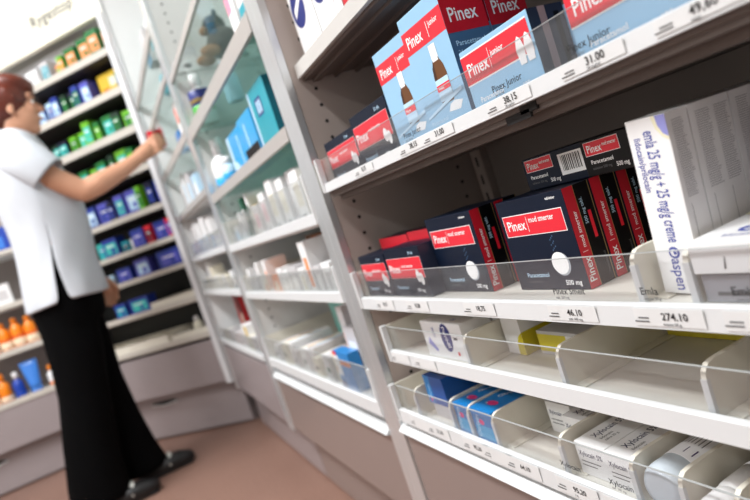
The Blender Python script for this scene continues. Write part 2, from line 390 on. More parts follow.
# ------------------------------------------------------------------ dividers
def divider(F, lx, fl, h, label, group, depth=.265, ly=.0085, t=.0044):
    m = MB(); r = .012
    pts = [(0, .0), (depth, .0), (depth, h-.004), (r*1.2, h)]
    for k in range(1, 5):
        a = PI/2+PI/2*k/4; pts.append((r*1.0+r*math.cos(a), h-r+r*math.sin(a)))
    m.prism(pts, 'x', -t/2, t/2, cream_plastic)
    m.box(-t/2-.0006, -.0008, 0, t/2+.0006, .003, h-r, white_plastic)          # thick front rim
    m.box(t/2, .01, 0, t/2+.014, depth-.01, .0012, cream_plastic)          # foot
    m.prism([(.09, h*.42), (depth-.02, h*.42), (depth-.02, h*.42+.0007), (.09, h*.42+.0007)], 'x', -t/2-.0004, -t/2, grey_print)
    o = m.build('shelf_divider', None, F.w(lx, ly, fl+.0004), (0, 0, F.a)); tag(o, label, 'divider', group)
for y, s_ in ((.358, 'left of the tall standing white cream box'), (.309, 'between the tall white cream box and the flat white box')):
    divider(BAY1, yl(y), f2, .044, 'cream plastic shelf divider '+s_, 'dividers on the navy box shelf')
for y, s_ in ((.662, 'right of the white box with the dark blue oval'), (.487, 'left of the wide empty compartment'), (.323, 'right of the wide empty compartment')):
    divider(BAY1, yl(y), f3, .046, 'cream plastic shelf divider '+s_, 'dividers on the nearly empty shelf')
for y, s_ in ((.872, 'leftmost on the lowest shelf, beside the hanging blue box'), (.763, 'left of the first upright blue box'), (.7145, 'squeezed between the two upright blue boxes'), (.656, 'right of the second upright blue box'), (.530, 'left of the white boxes with ointment lettering'), (.4315, 'between the white boxes and the clear based bottle'), (.378, 'right of the clear based lying bottle'), (.327, 'right of the white capped tube, at the picture corner')):
    divider(BAY1, yl(y), f4, .048, 'cream plastic shelf divider '+s_, 'dividers on the lowest shelf')
# ------------------------------------------------------------------ cartons
def carton(F, lx, ly, z, w, d, h, m0, decos, label, group=None, name='carton', cat='box', tilt=0., yaw=0., lean=0., bev=.0006, parts=None):
    mb = MB(); mb.box(0, 0, 0, w, d, h, m0, bev)
    fs = faces(w, d, h)
    done = []
    for dd in decos:
        bb = dbox(dd); k = 0
        for f_, b2, k2 in done:
            if f_ == dd[1] and bb[0] < b2[2] and bb[2] > b2[0] and bb[1] < b2[3] and bb[3] > b2[1]: k = max(k, k2+1)
        done.append((dd[1], bb, k)); deco(mb, fs[dd[1]], dd, k)
    R = Matrix.Rotation(F.a+math.radians(yaw), 4, 'Z') @ Matrix.Rotation(math.radians(tilt), 4, 'Y') @ Matrix.Rotation(math.radians(lean), 4, 'X')
    o = mb.build(name, None, F.w(lx, ly, z+.0006), R.to_euler())
    tag(o, label, cat, group)
    return o
navy = mat('navy_carton', S(9, 22, 42), .4, noise=.05, spec=.25); blackc = mat('black_carton', S(9, 8, 10), .4, spec=.25)
redc = mat('red_print', S(228, 32, 52), .35, noise=.02, coat=.2); darkred = mat('deep_red_print', S(200, 28, 46), .35, coat=.2)
ink_w = mat('white_print', S(248, 248, 248), .4, noise=.01); lblue = mat('light_blue_carton', S(150, 196, 228), .35, noise=.03, coat=.2)
slate = mat('slate_blue_carton', S(70, 104, 138), .35, coat=.2); amber = mat('amber_glass_print', S(104, 62, 26), .3); amber_d = mat('dark_amber_print', S(62, 34, 18), .3)
whitec = mat('white_carton', S(240, 240, 240), .4, noise=.015); greyc = mat('grey_side_carton', S(205, 203, 204), .45, noise=.02)
skyp = mat('sky_print', S(190, 222, 244), .4); gold = mat('gold_edge', S(176, 150, 96), .4, metal=.5)
lil = mat('lilac_print', S(150, 152, 216), .4); indigo = mat('indigo_print', S(58, 74, 160), .45)
def pinex_front(w, h, tabl=True, sub='mod smerter'):
    s = w/.107
    d = [('r', 'F', .005*s, h*.60, w-.007*s, h*.835, ink_w), ('r', 'F', .0058*s, h*.608, w-.0078*s, h*.827, redc),
         ('t', 'F', w*.095, h*.668, h*.155, 'Pinex', ink_w, 0, fit('Pinex', h*.155, w*.29)), ('r', 'F', w*.412, h*.64, w*.418, h*.80, ink_w),
         ('t', 'F', w*.445, h*.735, h*.085, sub, ink_w, 0, fit(sub, h*.085, w*.36)), ('t', 'F', w*.76, h*.93, h*.04, 'tabletter', ink_w, 0)]
    if tabl:
        d += [('c', 'F', w*.72, h*.27, .0125, .0125, mat('tablet_shade', S(170, 176, 184), .5)), ('c', 'F', w*.705, h*.28, .0118, .0118, ink_w),
              ('t', 'F', w*.17, h*.14, h*.07, 'Paracetamol', skyp, 0), ('t', 'F', w*.17, h*.08, h*.035, 'filmovertrukne', grey_print, 0), ('t', 'F', w*.70, h*.05, h*.075, '500 mg', ink_w, 0)]
        for q in range(9): d.append(('c', 'F', w*(.66+.02*(q % 3)+.01*random.random()), h*(.42+.018*q), .0008, .0008, slate))
    return d
def pinex_side(d, h):
    return [('r', 'R', .0, 0, d*.40, h, redc if False else darkred), ('r', 'R', d*.40, 0, d*.42, h, gold), ('r', 'R', d*.97, 0, d, h, gold),
            ('t', 'R', d*.30, h*.06, d*.36, 'Pinex', ink_w, 90, .9), ('r', 'R', d*.10, h*.36, d*.30, h*.365, ink_w), ('t', 'R', d*.28, h*.40, d*.2, 'mod smerter', ink_w, 90),
            ('t', 'R', d*.62, h*.60, d*.16, '500 mg tabl.', skyp, 90), ('r', 'R', d*.70, h*.45, d*.82, h*.72, redc), ('t', 'R', d*.9, h*.08, d*.13, 'Paracetamol', grey_print, 90)]
# upright navy boxes: a left pile (front box + one behind) and a right pile of three
Hp, Wp, Tp = .1015, .107, .034
def pinex_big(y_far, x, fl, label, w=Wp, group='upright navy painkiller boxes'):
    return carton(BAY1, yl(y_far), x-.36, fl, w, Tp, Hp, navy, [('r', 'R', .0, 0, Tp, Hp, blackc)]+pinex_front(w, Hp)+pinex_side(Tp, Hp), label, group)
pinex_big(.708, .394, f2, 'navy painkiller box with red band, second from the left pile front, beside small red boxes', .110)
pinex_big(.706, .4295, f2, 'navy painkiller box directly behind the front box of the left pile', .110)
pinex_big(.553, .4, f2, 'large navy painkiller box with red band and white tablet, sharpest in the middle')
pinex_big(.552, .4355, f2, 'navy painkiller box second in the right pile, only its red spine showing')
pinex_big(.551, .471, f2, 'navy painkiller box third in the right pile, only its red spine showing')
pinex_big(.550, .5065, f2, 'navy painkiller box rearmost of the right pile, half hidden by the white box')
# boxes lying on the pile
def barcode(face, u0, v0, u1, v1):
    d = [('r', face, u0, v0, u1, v1, ink_w)]; x = u0+.004
    while x < u1-.004:
        w_ = random.choice([.0006, .001, .0014]); d.append(('r', face, x, v0+.004, x+w_, v1-.002, black_print)); x += w_+random.choice([.0008, .0014])
    return d
def lying(y_far, x, z, w, label, bc):
    d = [('r', 'F', .004, .0195, w*.5, .033, ink_w), ('r', 'F', .0045, .020, w*.5-.0005, .0325, redc), ('t', 'F', .007, .0225, .0105, 'Pinex', ink_w, 0, fit('Pinex', .0105, w*.20)), ('t', 'F', w*.29, .0262, .005, 'mod smerter', ink_w, 0, fit('mod smerter', .005, w*.18)),
         ('t', 'F', .008, .0115, .0055, 'Paracetamol', ink_w, 0), ('t', 'F', .008, .006, .0035, 'tabletter 500 mg', grey_print, 0), ('t', 'F', w*.40, .0045, .006, '500 mg', ink_w, 0, fit('500 mg', .006, w*.16))]
    if bc: d += barcode('F', w*.60, .008, w*.96, .030)
    return carton(BAY1, yl(y_far), x-.36, z, w, .105, .035, navy if bc else blackc, d, label, 'navy boxes lying on the upright pile')
lying(.534, .437, f2+Hp+.0012, .093, 'navy box with a white barcode lying on top of the pile', True)
lying(.4395, .432, f2+Hp+.0012, .092, 'dark box with a red band lying on the pile, against the tall white box', False)
# small red and navy boxes, left of the piles
def pinex_small(y_far, x, fl, w, h, label, face=True, topred=False, group='small red banded boxes on the navy box shelf', d_=.045):
    dd = [('r', 'F', .003, h*.38, w-.003, h*.80, ink_w), ('r', 'F', .0035, h*.385, w-.0035, h*.795, redc), ('t', 'F', .006, h*.50, h*.24, 'Pinex', ink_w, 0, .9), ('t', 'F', w*.42, h*.60, h*.09, 'mod smerter', ink_w, 0),
          ('c', 'F', w*.80, h*.42, .006, .009, ink_w), ('c', 'F', w*.88, h*.36, .005, .009, ink_w), ('t', 'F', w*.7, h*.86, h*.08, '20 stk.', skyp, 0), ('t', 'F', w*.12, h*.16, h*.1, 'Paracetamol', skyp, 0), ('t', 'F', w*.66, h*.1, h*.1, '500 mg', ink_w, 0)]
    if topred: dd = [('r', 'F', .0, .0, w, h, redc), ('t', 'F', .008, h*.7, h*.15, 'Pinex', ink_w, 0), ('r', 'F', 0, 0, w, h*.4, navy)]
    dd.append(('r', 'R', 0, 0, d_, h, mat('navy_side', S(36, 44, 66), .4)))
    return carton(BAY1, yl(y_far), x-.36, fl, w, d_, h, navy, dd, label, group)
pinex_small(.926, .374, f2, .098, .068, 'small navy box with red band, leftmost on the shelf with the piles')
pinex_small(.824, .374, f2, .112, .073, 'small navy box with red band, between leftmost box and the left pile')
pinex_small(.927, .422, f2, .103, .084, 'red topped box standing behind the leftmost small box', topred=True)
pinex_small(.822, .422, f2, .108, .0865, 'red topped box standing behind the second small box', topred=True)
# shelf above: two small boxes at the left end
pinex_small(.919, .378, f1, .122, .070, 'small navy box with red band, leftmost on the blue junior box shelf', group='small red banded boxes on the junior shelf', d_=.05)
pinex_small(.794, .376, f1, .118, .080, 'small navy box with red band, touching the tall light blue boxes', group='small red banded boxes on the junior shelf', d_=.05)
# tall light blue junior boxes
def bottle_print(u, v, s):
    P = lambda pts: [(u+a*s, v+b*s) for a, b in pts]
    return [('p', 'F', P([(-.011, .0), (.011, .0), (.013, .004), (.013, .03), (.011, .040), (.005, .050), (-.005, .050), (-.011, .040), (-.013, .03), (-.013, .004)]), amber),
            ('p', 'F', P([(-.013, .026), (-.008, .026), (-.006, .046), (-.011, .040)]), amber_d),
            ('r', 'F', u-.013*s, v+.003*s, u+.013*s, v+.027*s, skyp), ('r', 'F', u-.013*s, v+.014*s, u+.013*s, v+.021*s, redc), ('t', 'F', u-.010*s, v+.0155*s, .005*s, 'Pinex', ink_w, 0),
            ('r', 'F', u-.0065*s, v+.049*s, u+.0065*s, v+.0645*s, ink_w), ('r', 'F', u-.0055*s, v+.046*s, u+.0055*s, v+.05*s, whitec),
            ('p', 'F', P([(-.004, -.010), (.018, -.012), (.026, -.004), (.012, -.001), (.002, -.003)]), ink_w)]
def junior_tall(y_far, x, fl, w, h, label, first, dpt=.053):
    dd = [('r', 'F', 0, h*.70, w, h*.885, redc), ('t', 'F', w*.08, h*.745, h*.135, 'Pinex', ink_w, 0, .82), ('r', 'F', w*.62, h*.73, w*.63, h*.85, ink_w), ('t', 'F', w*.67, h*.80, h*.062, 'junior', ink_w, 0, .9)]
    dd += bottle_print(w*.60, h*.22, .97)
    dd += [('t', 'F', w*.08, h*.10, h*.05, 'Paracetamol', skyp, 0), ('t', 'F', w*.10, h*.055, h*.035, '24 mg/ml', slate, 0), ('p', 'F', [(w*.05, h*.16), (w*.95, h*.26), (w*.95, h*.29), (w*.05, h*.18)], skyp)]
    dd += [('r', 'R', 0, 0, dpt, h*.70, slate), ('r', 'R', 0, h*.66, dpt, h, darkred), ('t', 'R', .006, h*.74, h*.15, 'Pinex', ink_w, 0, .8), ('t', 'R', .006, h*.56, h*.055, 'Paracetamol', skyp, 0), ('t', 'R', .006, h*.50, h*.04, '24 mg/ml', skyp, 0)]
    return carton(BAY1, yl(y_far), x-.36, fl, w, dpt, h, lblue, dd, label, 'tall light blue junior boxes')
junior_tall(.672, .376, f1, .084, .128, 'tall light blue box with bottle picture, left of the pair', True)
junior_tall(.587, .372, f1, .084, .137, 'tall light blue box with bottle picture, right of the pair and slightly taller', False)
junior_tall(.590, .430, f1, .084, .137, 'tall light blue box standing behind the taller box of the pair', False)
# wide junior boxes
def junior_wide(y_far, x, fl, w, h, label, yaw=0):
    dd = [('r', 'F', .0, h*.48, w-.003, h*.93, ink_w), ('r', 'F', .0, h*.50, w-.003, h*.91, redc), ('t', 'F', .006, h*.60, h*.27, 'Pinex', ink_w, 0, .85), ('r', 'F', w*.41, h*.57, w*.415, h*.85, ink_w), ('t', 'F', w*.44, h*.72, h*.12, 'junior', ink_w, 0)]
    for q in (-1, 1):
        cx = w*.87+q*.0055
        dd.append(('p', 'F', [(cx-.004, h*.40), (cx+.004, h*.40), (cx+.0055, h*.60), (cx+.003, h*.72), (cx, h*.76), (cx-.003, h*.72), (cx-.0055, h*.60)], ink_w))
    dd += [('t', 'F', w*.12, h*.20, h*.11, 'Paracetamol', ink_w, 0), ('t', 'F', w*.12, h*.10, h*.07, 'suppositorier', skyp, 0), ('t', 'F', w*.72, h*.12, h*.1, '125 mg', ink_w, 0), ('r', 'R', 0, 0, .04, h, mat('navy_side', S(36, 44, 66), .4)), ('r', 'R', .012, 0, .02, h, mat('rose_side', S(168, 140, 140), .5)), ('r', 'R', .028, h*.1, .034, h*.9, blackc)]
    return carton(BAY1, yl(y_far), x-.36, fl, w, .04, h, lblue, dd, label, 'wide light blue junior boxes', yaw=yaw)
junior_wide(.495, .371, f1, .104, .067, 'wide light blue box with red band and rabbit ears, centre of the shelf')
junior_wide(.493, .4125, f1, .104, .064, 'wide light blue box hidden mostly behind the rabbit ear box')
junior_wide(.352, .373, f1, .104, .067, 'wide light blue box with red band, nearest to the right picture edge')
junior_wide(.350, .4145, f1, .104, .064, 'wide light blue box behind the one nearest the right picture edge')
# tall white cream boxes
def emla(x, w, d, h, label, y_far=.350, front=True):
    dd = []
    if front:
        dd += [('t', 'F', w*.40, h*.93, .0150, 'emla 25 mg/g + 25 mg/g creme', indigo, -90, h*.63/.0150/textmesh('emla 25 mg/g + 25 mg/g creme')[2]), ('t', 'F', w*.14, h*.90, .0085, 'lidocain/prilocain', indigo, -90, .75), ('t', 'F', w*.36, h*.205, .0135, 'aspen', indigo, -90, .85), ('t', 'F', w*.78, h*.12, .007, '30 g', grey_print, -90)]
        a = [(w, h*.995), (w*.62, h*.995)]+[(w*.62+(w*.38)*(1-math.cos(q*PI/12)), h*.995-.026*math.sin(q*PI/12)) for q in range(1, 7)]
        dd += [('p', 'F', [(w, h*.998), (w*.66, h*.998), (w*.72, h*.93), (w*.86, h*.88), (w, h*.86)], mat('cream_arc', S(236, 232, 200), .5)), ('p', 'F', [(w, h*.998), (w*.76, h*.998), (w*.79, h*.945), (w*.88, h*.90), (w, h*.88)], lil),
               ('c', 'F', w*.47, h*.24, .0048, .0048, indigo), ('c', 'F', w*.47, h*.24, .0030, .0030, whitec), ('c', 'F', w*.50, h*.24, .0015, .0015, indigo)]
    dd.append(('r', 'R', 0.0, 0, d, h, mat('grey_print_side', S(232, 230, 230), .5)))
    for q in range(2 if d > .03 else 1):
        u0 = d*(.14+.46*q) if d > .03 else d*.2
        for r_ in range(34): dd.append(('r', 'R', u0, h*(.955-.0125*r_)-.0005, u0+(.36*d if d > .03 else .6*d)*random.uniform(.75, 1), h*(.955-.0125*r_), mat('soft_grey_print', S(148, 146, 150), .6)))
        dd.append(('r', 'R', u0+.002, h*.08, u0+.0024, h*.5, grey_print))
    return carton(BAY1, yl(y_far), x-.36, f2+.0024, w, d, h, whitec, dd, label, 'tall white cream boxes', tilt=3.5)
emla(0.3860, .036, .0235, .1405, 'tall white cream box with blue sideways lettering, frontmost of its row')
emla(0.4110, .036, .0475, .1408, 'second tall white cream box, grey printed side behind the front one', front=False)
emla(0.4600, .036, .0475, .1405, 'third tall white cream box back in the row', front=False)
emla(0.5090, .036, .0475, .1408, 'rearmost tall white cream box of the row', front=False)
# flat white box in front right, resting on another box
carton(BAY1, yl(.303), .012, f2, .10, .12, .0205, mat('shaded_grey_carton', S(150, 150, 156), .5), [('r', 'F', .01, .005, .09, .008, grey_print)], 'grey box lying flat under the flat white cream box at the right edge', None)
carton(BAY1, yl(.3045), .0085, f2+.0225, .11, .135, .024, whitec,
       [('t', 'T', .022, .020, .034, 'emla', indigo, 0), ('p', 'T', [(.0, .07), (.10, .05), (.10, .134), (.0, .134)], mat('cream_arc', S(236, 232, 200), .5)), ('p', 'T', [(.010, .085), (.10, .065), (.10, .134), (.010, .134)], lil), ('t', 'F', .045, .005, .005, 'lidocain/prilocain', grey_print, 0), ('t', 'T', .02, .01, .007, 'lidocain/prilocain', indigo, 0), ('p', 'F', [(.024, .003), (.026, .004), (.027, .012), (.0262, .013)], grey_print)],
       'flat white cream box with big blue lettering at the right edge', None, lean=0)
# nearly empty shelf
carton(BAY1, yl(.795), .022, f3, .110, .05, .054, whitec,
       [('c', 'F', .066, .032, .014, .021, mat('dark_blue_print', S(30, 44, 120), .4)), ('t', 'F', .060, .048, .011, 'Panodil', ink_w, -80), ('t', 'F', .030, .046, .008, 'Zapp', indigo, -80), ('p', 'F', [(.01, .02), (.03, .008), (.034, .012), (.016, .03)], lil), ('r', 'F', .085, .03, .095, .034, grey_print),
        ('c', 'F', .088, .010, .003, .003, redc), ('t', 'T', .07, .01, .01, '20', indigo, 0)],
       'white box with a dark blue oval at the left of the nearly empty shelf')
carton(BAY1, yl(.792), .075, f3, .118, .05, .056, whitec, [('r', 'F', .09, .03, .1, .036, grey_print)], 'plain white box behind the dark blue oval box')
carton(BAY1, yl(.652), .064, f3, .036, .06, .058, whitec, [('p', 'F', [(.022, .0), (.036, .0), (.036, .03), (.028, .024), (.023, .014)], mat('yellow_print', S(214, 196, 40), .5)), ('r', 'R', 0, 0, .06, .03, mat('yellow_print', S(214, 196, 40), .5))], 'white box with a yellow curved corner standing in the second compartment')
yel = mat('yellow_carton', S(226, 210, 60), .5)
carton(BAY1, yl(.6), .075, f3, .092, .12, .030, greyc, [('r', 'F', 0, .004, .050, .026, yel), ('r', 'F', .050, 0.004, .092, .026, whitec)], 'flat grey and yellow box behind the two left compartments')
carton(BAY1, yl(.48), .155, f3, .135, .12, .036, yel, [('r', 'F', .01, .024, .05, .026, black_print), ('c', 'F', .055, .012, .0015, .0015, black_print)], 'flat yellow box at the back of the wide empty compartment')
# lowest shelf: blue boxes
brb = mat('bright_blue_carton', S(24, 128, 200), .35, noise=.04, coat=.2); dpb = mat('deep_blue_carton', S(16, 82, 160), .35, coat=.2); mag = mat('magenta_print', S(226, 60, 130), .4)
def blue_box(y_far, ly, z, w, d, h, label, yaw=0):
    dd = [('r', 'F', w*.1, h*.1, w*.9, h*.5, mat('aqua_print', S(60, 170, 220), .4)), ('c', 'F', w*.45, h*.62, .006, .004, mag), ('t', 'F', w*.25, h*.08, .012, 'Otrivin', skyp, 80), ('t', 'T', w*.36, d*.30, .011, 'Otrivin', ink_w, 70), ('c', 'T', w*.5, d*.18, .011, .006, mag), ('t', 'T', w*.25, d*.15, .005, 'nu', ink_w, 0),
          ('r', 'T', w*.08, d*.5, w*.9, d*.95, dpb)]
    return carton(BAY1, yl(y_far), ly, z, w, d, h, brb, dd, label, 'bright blue boxes on the lowest shelf', yaw=yaw)
blue_box(.760, .014, f4, .039, .13, .044, 'left one of the two upright bright blue boxes between dividers')
blue_box(.7115, .012, f4, .050, .13, .046, 'right one of the two upright bright blue boxes, with pink oval on top')
carton(BAY1, yl(.848), .026, f4, .052, .11, .022, greyc, [], 'flat grey box under the dark blue box on the lowest shelf', None)
carton(BAY1, yl(.852), .024, f4+.0232, .058, .115, .046, dpb, [('r', 'F', 0, 0, .018, .046, brb), ('t', 'F', .013, .008, .008, 'Otrivin', skyp, 90), ('c', 'F', .010, .006, .003, .003, mag), ('r', 'R', .0, .0, .11, .005, brb)], 'dark blue box raised on a grey box at the left of the lowest shelf', None)
# ointment boxes
def xylo(y_far, ly, z, w, d, h, label, txt='Xylocain 5%', grp='white ointment boxes on the lowest shelf'):
    dd = [('t', 'T', w*.40, d*.10, .0125, txt, mat('ink_blue_grey', S(50, 54, 84), .5), 90, .8), ('t', 'T', w*.60, d*.10, .006, 'lidocain', grey_print, 90), ('t', 'T', w*.75, d*.10, .005, 'salve 35 g', grey_print, 90), ('t', 'F', w*.08, h*.60, .0085, txt, mat('ink_blue_grey', S(50, 54, 84), .5), 0, .8), ('r', 'F', w*.1, h*.42, w*.75, h*.45, grey_print), ('r', 'F', w*.1, h*.30, w*.6, h*.33, grey_print), ('r', 'T', 0, d*.97, w, d*.975, greyc)]
    return carton(BAY1, yl(y_far), ly, z, w, d, h, whitec, dd, label, grp)
xylo(.522, .022, f4, .0435, .16, .038, 'white ointment box with printed name, left of the touching pair')
xylo(.4775, .020, f4, .0435, .16, .038, 'white ointment box with printed name, right of the touching pair')
xylo(.628, .075, f4, .045, .09, .042, 'small white box in the compartment right of the blue boxes', 'Xylocain')
xylo(.582, .060, f4, .044, .10, .038, 'small white box in front right of that compartment', 'Xylocain')
xylo(.581, .170, f4, .044, .08, .052, 'taller white box behind the small white boxes', 'Xylocain')
# lying bottle with clear base and tube
frost = mat('frosted_bottle', S(196, 206, 214), .25, noise=.03, coat=.3); labelw = mat('bottle_label', S(238, 238, 240), .45)
def bottle_lying(y, ly, z, r, L, label, base_m, group=None):
    t = empty('bottle', BAY1.w(yl(y), ly, z+r+.0008), BAY1.a, label, 'bottle', group)
    m = MB(); m.lathe([(r*.55, .0), (r*.8, .001), (r*.96, .006), (r, .014), (r, L*.8), (r*.9, L*.86), (r*.45, L*.93), (r*.45, L*.97)], base_m, n=32, axis='y'); b_ = m.build('bottle_body', t)
    m = MB(); m.lathe([(r*1.0, .030), (r*1.012, .0305), (r*1.012, L*.78), (r*1.0, L*.785)], labelw, n=32, axis='y')
    for k in range(7):
        a = math.radians(60+k*9); 
        for q in range(1):
            y0_, y1_ = .052, .052+.05*random.uniform(.6, 1)
            P = lambda aa, yy: (r*1.016*math.cos(aa), yy, r*1.016*math.sin(aa))
            m.add([P(a, y0_), P(a, y1_), P(a+.035, y1_), P(a+.035, y0_)], [(0, 1, 2, 3)], grey_print)
    P = lambda aa, yy: (r*1.018*math.cos(aa), yy, r*1.018*math.sin(aa))
    m.add([P(1.0, .036), P(1.0, .046), P(1.42, .046), P(1.42, .036)], [(0, 1, 2, 3)], mat('violet_square', S(50, 20, 90), .5))
    m.build('label', t)
    m = MB(); m.lathe([(r*.5, L*.94), (r*.5, L*1.1)], whitec, n=20, axis='y'); m.build('cap', t)
bottle_lying(.4045, .010, f4, .0225, .15, 'lying bottle with cloudy clear base and white printed label on the lowest shelf', frost)
t = empty('ointment_tube', BAY1.w(yl(.350), .008, f4+.0185), BAY1.a, 'lying white tube with a round white cap at the lower right corner', 'tube')
m = MB(); m.lathe([(.015, 0), (.0165, .002), (.0168, .022), (.0155, .024)], whitec, n=28, axis='y'); m.build('cap', t)
m = MB(); m.lathe([(.0135, .0245), (.0175, .028), (.0178, .032), (.0178, .06)], whitec, n=28, axis='y'); m.lathe([(.0178, .06), (.015, .12)], whitec, n=28, axis='y', sy=1.); m.build('tube_body', t)
# top shelf boxes
dbp = mat('dark_blue_print', S(30, 44, 120), .4)
for i, (y, w) in enumerate(((.925, .088), (.834, .088))):
    carton(BAY1, yl(y), .040, f0, w, .05, .125, whitec, [('c', 'F', w*.36, .082, .028, .030, dbp), ('p', 'F', [(w*.16, .070), (w*.60, .092), (w*.58, .100), (w*.18, .084)], ink_w), ('p', 'F', [(0, 0), (.03, 0), (.02, .012), (0, .016)], mat('green_print', S(40, 150, 110), .4)), ('r', 'F', w*.72, .02, w*.76, .10, greyc), ('r', 'R', 0, 0, .05, .125, greyc)],
           ['white box with dark blue disc on the top shelf, leftmost', 'white box with dark blue disc on the top shelf, second from left', 'white box with dark blue disc on the top shelf, third from left'][i], 'white and dark blue boxes on the top shelf')
carton(BAY1, yl(.743), .040, f0, .07, .05, .125, mat('maroon_carton', S(90, 30, 50), .4), [('r', 'F', 0, .02, .07, .05, darkred)], 'maroon box at the right of the white boxes on the top shelf')
# ------------------------------------------------------------------ middle unit goods
y2 = lambda y: 1.877-y
cyan = mat('cyan_carton', S(40, 164, 224), .35, coat=.2); tealc = mat('teal_carton', S(14, 158, 176), .35, coat=.2); teal_d = mat('dark_teal_carton', S(10, 100, 120), .4)
orange = mat('orange_print', S(240, 130, 30), .4); yellow = mat('bright_yellow', S(222, 184, 50), .4); greenp = mat('leaf_green_print', S(70, 180, 60), .4)
carton(BAY2, y2(1.60), .035, gA, .155, .05, .115, cyan, [('r', 'F', .11, .02, .118, .10, skyp), ('r', 'F', 0, 0, .025, .115, skyp), ('p', 'F', [(0, 0), (.10, 0), (.05, .04), (0, .06)], skyp)], 'bright cyan box lying wide on the glass shelf of the middle unit')
carton(BAY2, y2(1.43), .03, gA, .135, .05, .118, cyan, [('r', 'F', .05, .02, .06, .10, skyp), ('r', 'F', 0, .0, .13, .045, blackc)], 'cyan box with a black lower corner, left of the teal box')
carton(BAY2, y2(1.278), .03, gA, .135, .045, .14, tealc, [('r', 'F', .04, .078, .085, .115, dbp), ('r', 'F', .048, .083, .06, .109, skyp), ('r', 'F', .066, .083, .078, .109, skyp), ('p', 'F', [(0, 0), (.012, 0), (.012, .14), (0, .14)], skyp), ('r', 'R', 0, 0, .045, .14, teal_d)], 'tall teal box with small blue picture, right end of the glass shelf')
def bottle_up(F, lx, ly, z, r, h, body, cap, label, group=None, bands=(), name='bottle', cat='bottle', capf=.22, sy=1.):
    t = empty(name, F.w(lx, ly, z+.0006), F.a, label, cat, group)
    hb = h*(1-capf)
    m = MB(); m.lathe([(r*.9, 0), (r, .003), (r, hb*.72), (r*.85, hb*.85), (r*.42, hb*.97), (r*.42, hb)], body, n=20, sy=sy); 
    for z0, z1, mm in bands: m.lathe([(r*.99, hb*z0), (r*1.02, hb*z0+.001), (r*1.02, hb*z1-.001), (r*.99, hb*z1)], mm, n=20, sy=sy)
    m.build('bottle_body', t)
    m = MB(); m.lathe([(r*.5, hb), (r*.5, h*.985), (r*.42, h)], cap, n=16, sy=sy); m.build('cap', t)
    return t
bottle_up(BAY2, y2(1.79), .05, gA, .034, .16, whitec, whitec, 'white bottle with blue foot beside the cyan boxes in the middle unit', bands=[(.02, .4, cyan), (.1, .2, orange)], capf=.3)
bottle_up(BAY2, y2(1.68), .04, gA, .024, .085, skyp, whitec, 'small pale blue bottle in front of the cyan box', bands=[(.3, .6, cyan)])
# spray bottle, toy, packs on the upper shelves
bottle_up(BAY2, y2(1.80), .055, gE, .032, .150, whitec, whitec, 'white spray bottle with blue and lime label on the middle unit', bands=[(.30, .48, greenp), (.48, .86, dbp), (.54, .66, yellow)], capf=.22)
bottle_up(BAY2, y2(1.60), .10, gE, .024, .11, skyp, cyan, 'pale blue bottle half hidden under the upper glass shelf')
carton(BAY2, y2(1.165), .015, gE, .05, .05, .14, whitec, [('r', 'F', .0, .06, .03, .14, mat('pink_print', S(236, 150, 176), .4))], 'white and pink box beside the post on the upper glass shelf')
carton(BAY2, y2(1.11), .02, gE, .07, .04, .12, whitec, [('r', 'F', .0, .0, .06, .05, tealc)], 'white and teal pack against the near post on the upper glass shelf')
# plush toy
fur_d = mat('dark_brown_fur', S(34, 28, 22), .9, noise=.3, nscale=90, bump=.5); fur_l = mat('tan_fur', S(124, 84, 40), .9, noise=.3, nscale=90, bump=.5)
gG_z = 1.370
m = MB(); m.box(.0, .02, -.03, .006, .285, .004, white_panel, .001)
for k in range(4):
    fc = Face((.006, 0, 0), (0, 1, 0), (0, 0, 1), (1, 0, 0)); deco(m, fc, ('c', 0, .06+.062*k, -.015, .012, .008, gap_black), 1)
m.build('side_bracket', BAY2.unit, (.0325, 0, gG_z+.012))
t = empty('plush_toy', BAY2.w(y2(1.74), .16, g0+.0006), BAY2.a, 'dark brown and tan plush animal sitting high in the middle unit', 'plush toy')
m = MB(); m.ell((0, 0, .045), (.055, .05, .045), fur_d); m.ell((-.01, -.01, .10), (.036, .034, .033), fur_d); m.build('plush_body', t)
m = MB(); m.ell((-.012, -.042, .092), (.018, .014, .013), fur_l); m.build('muzzle', t)
for sx in (-1, 1):
    m = MB(); m.ell((-.01+sx*.026, -.005, .128), (.011, .007, .012), fur_d); m.build('ear', t)
    m = MB(); m.ell((sx*.04, -.055, .018), (.017, .03, .017), fur_l); m.build('paw', t)
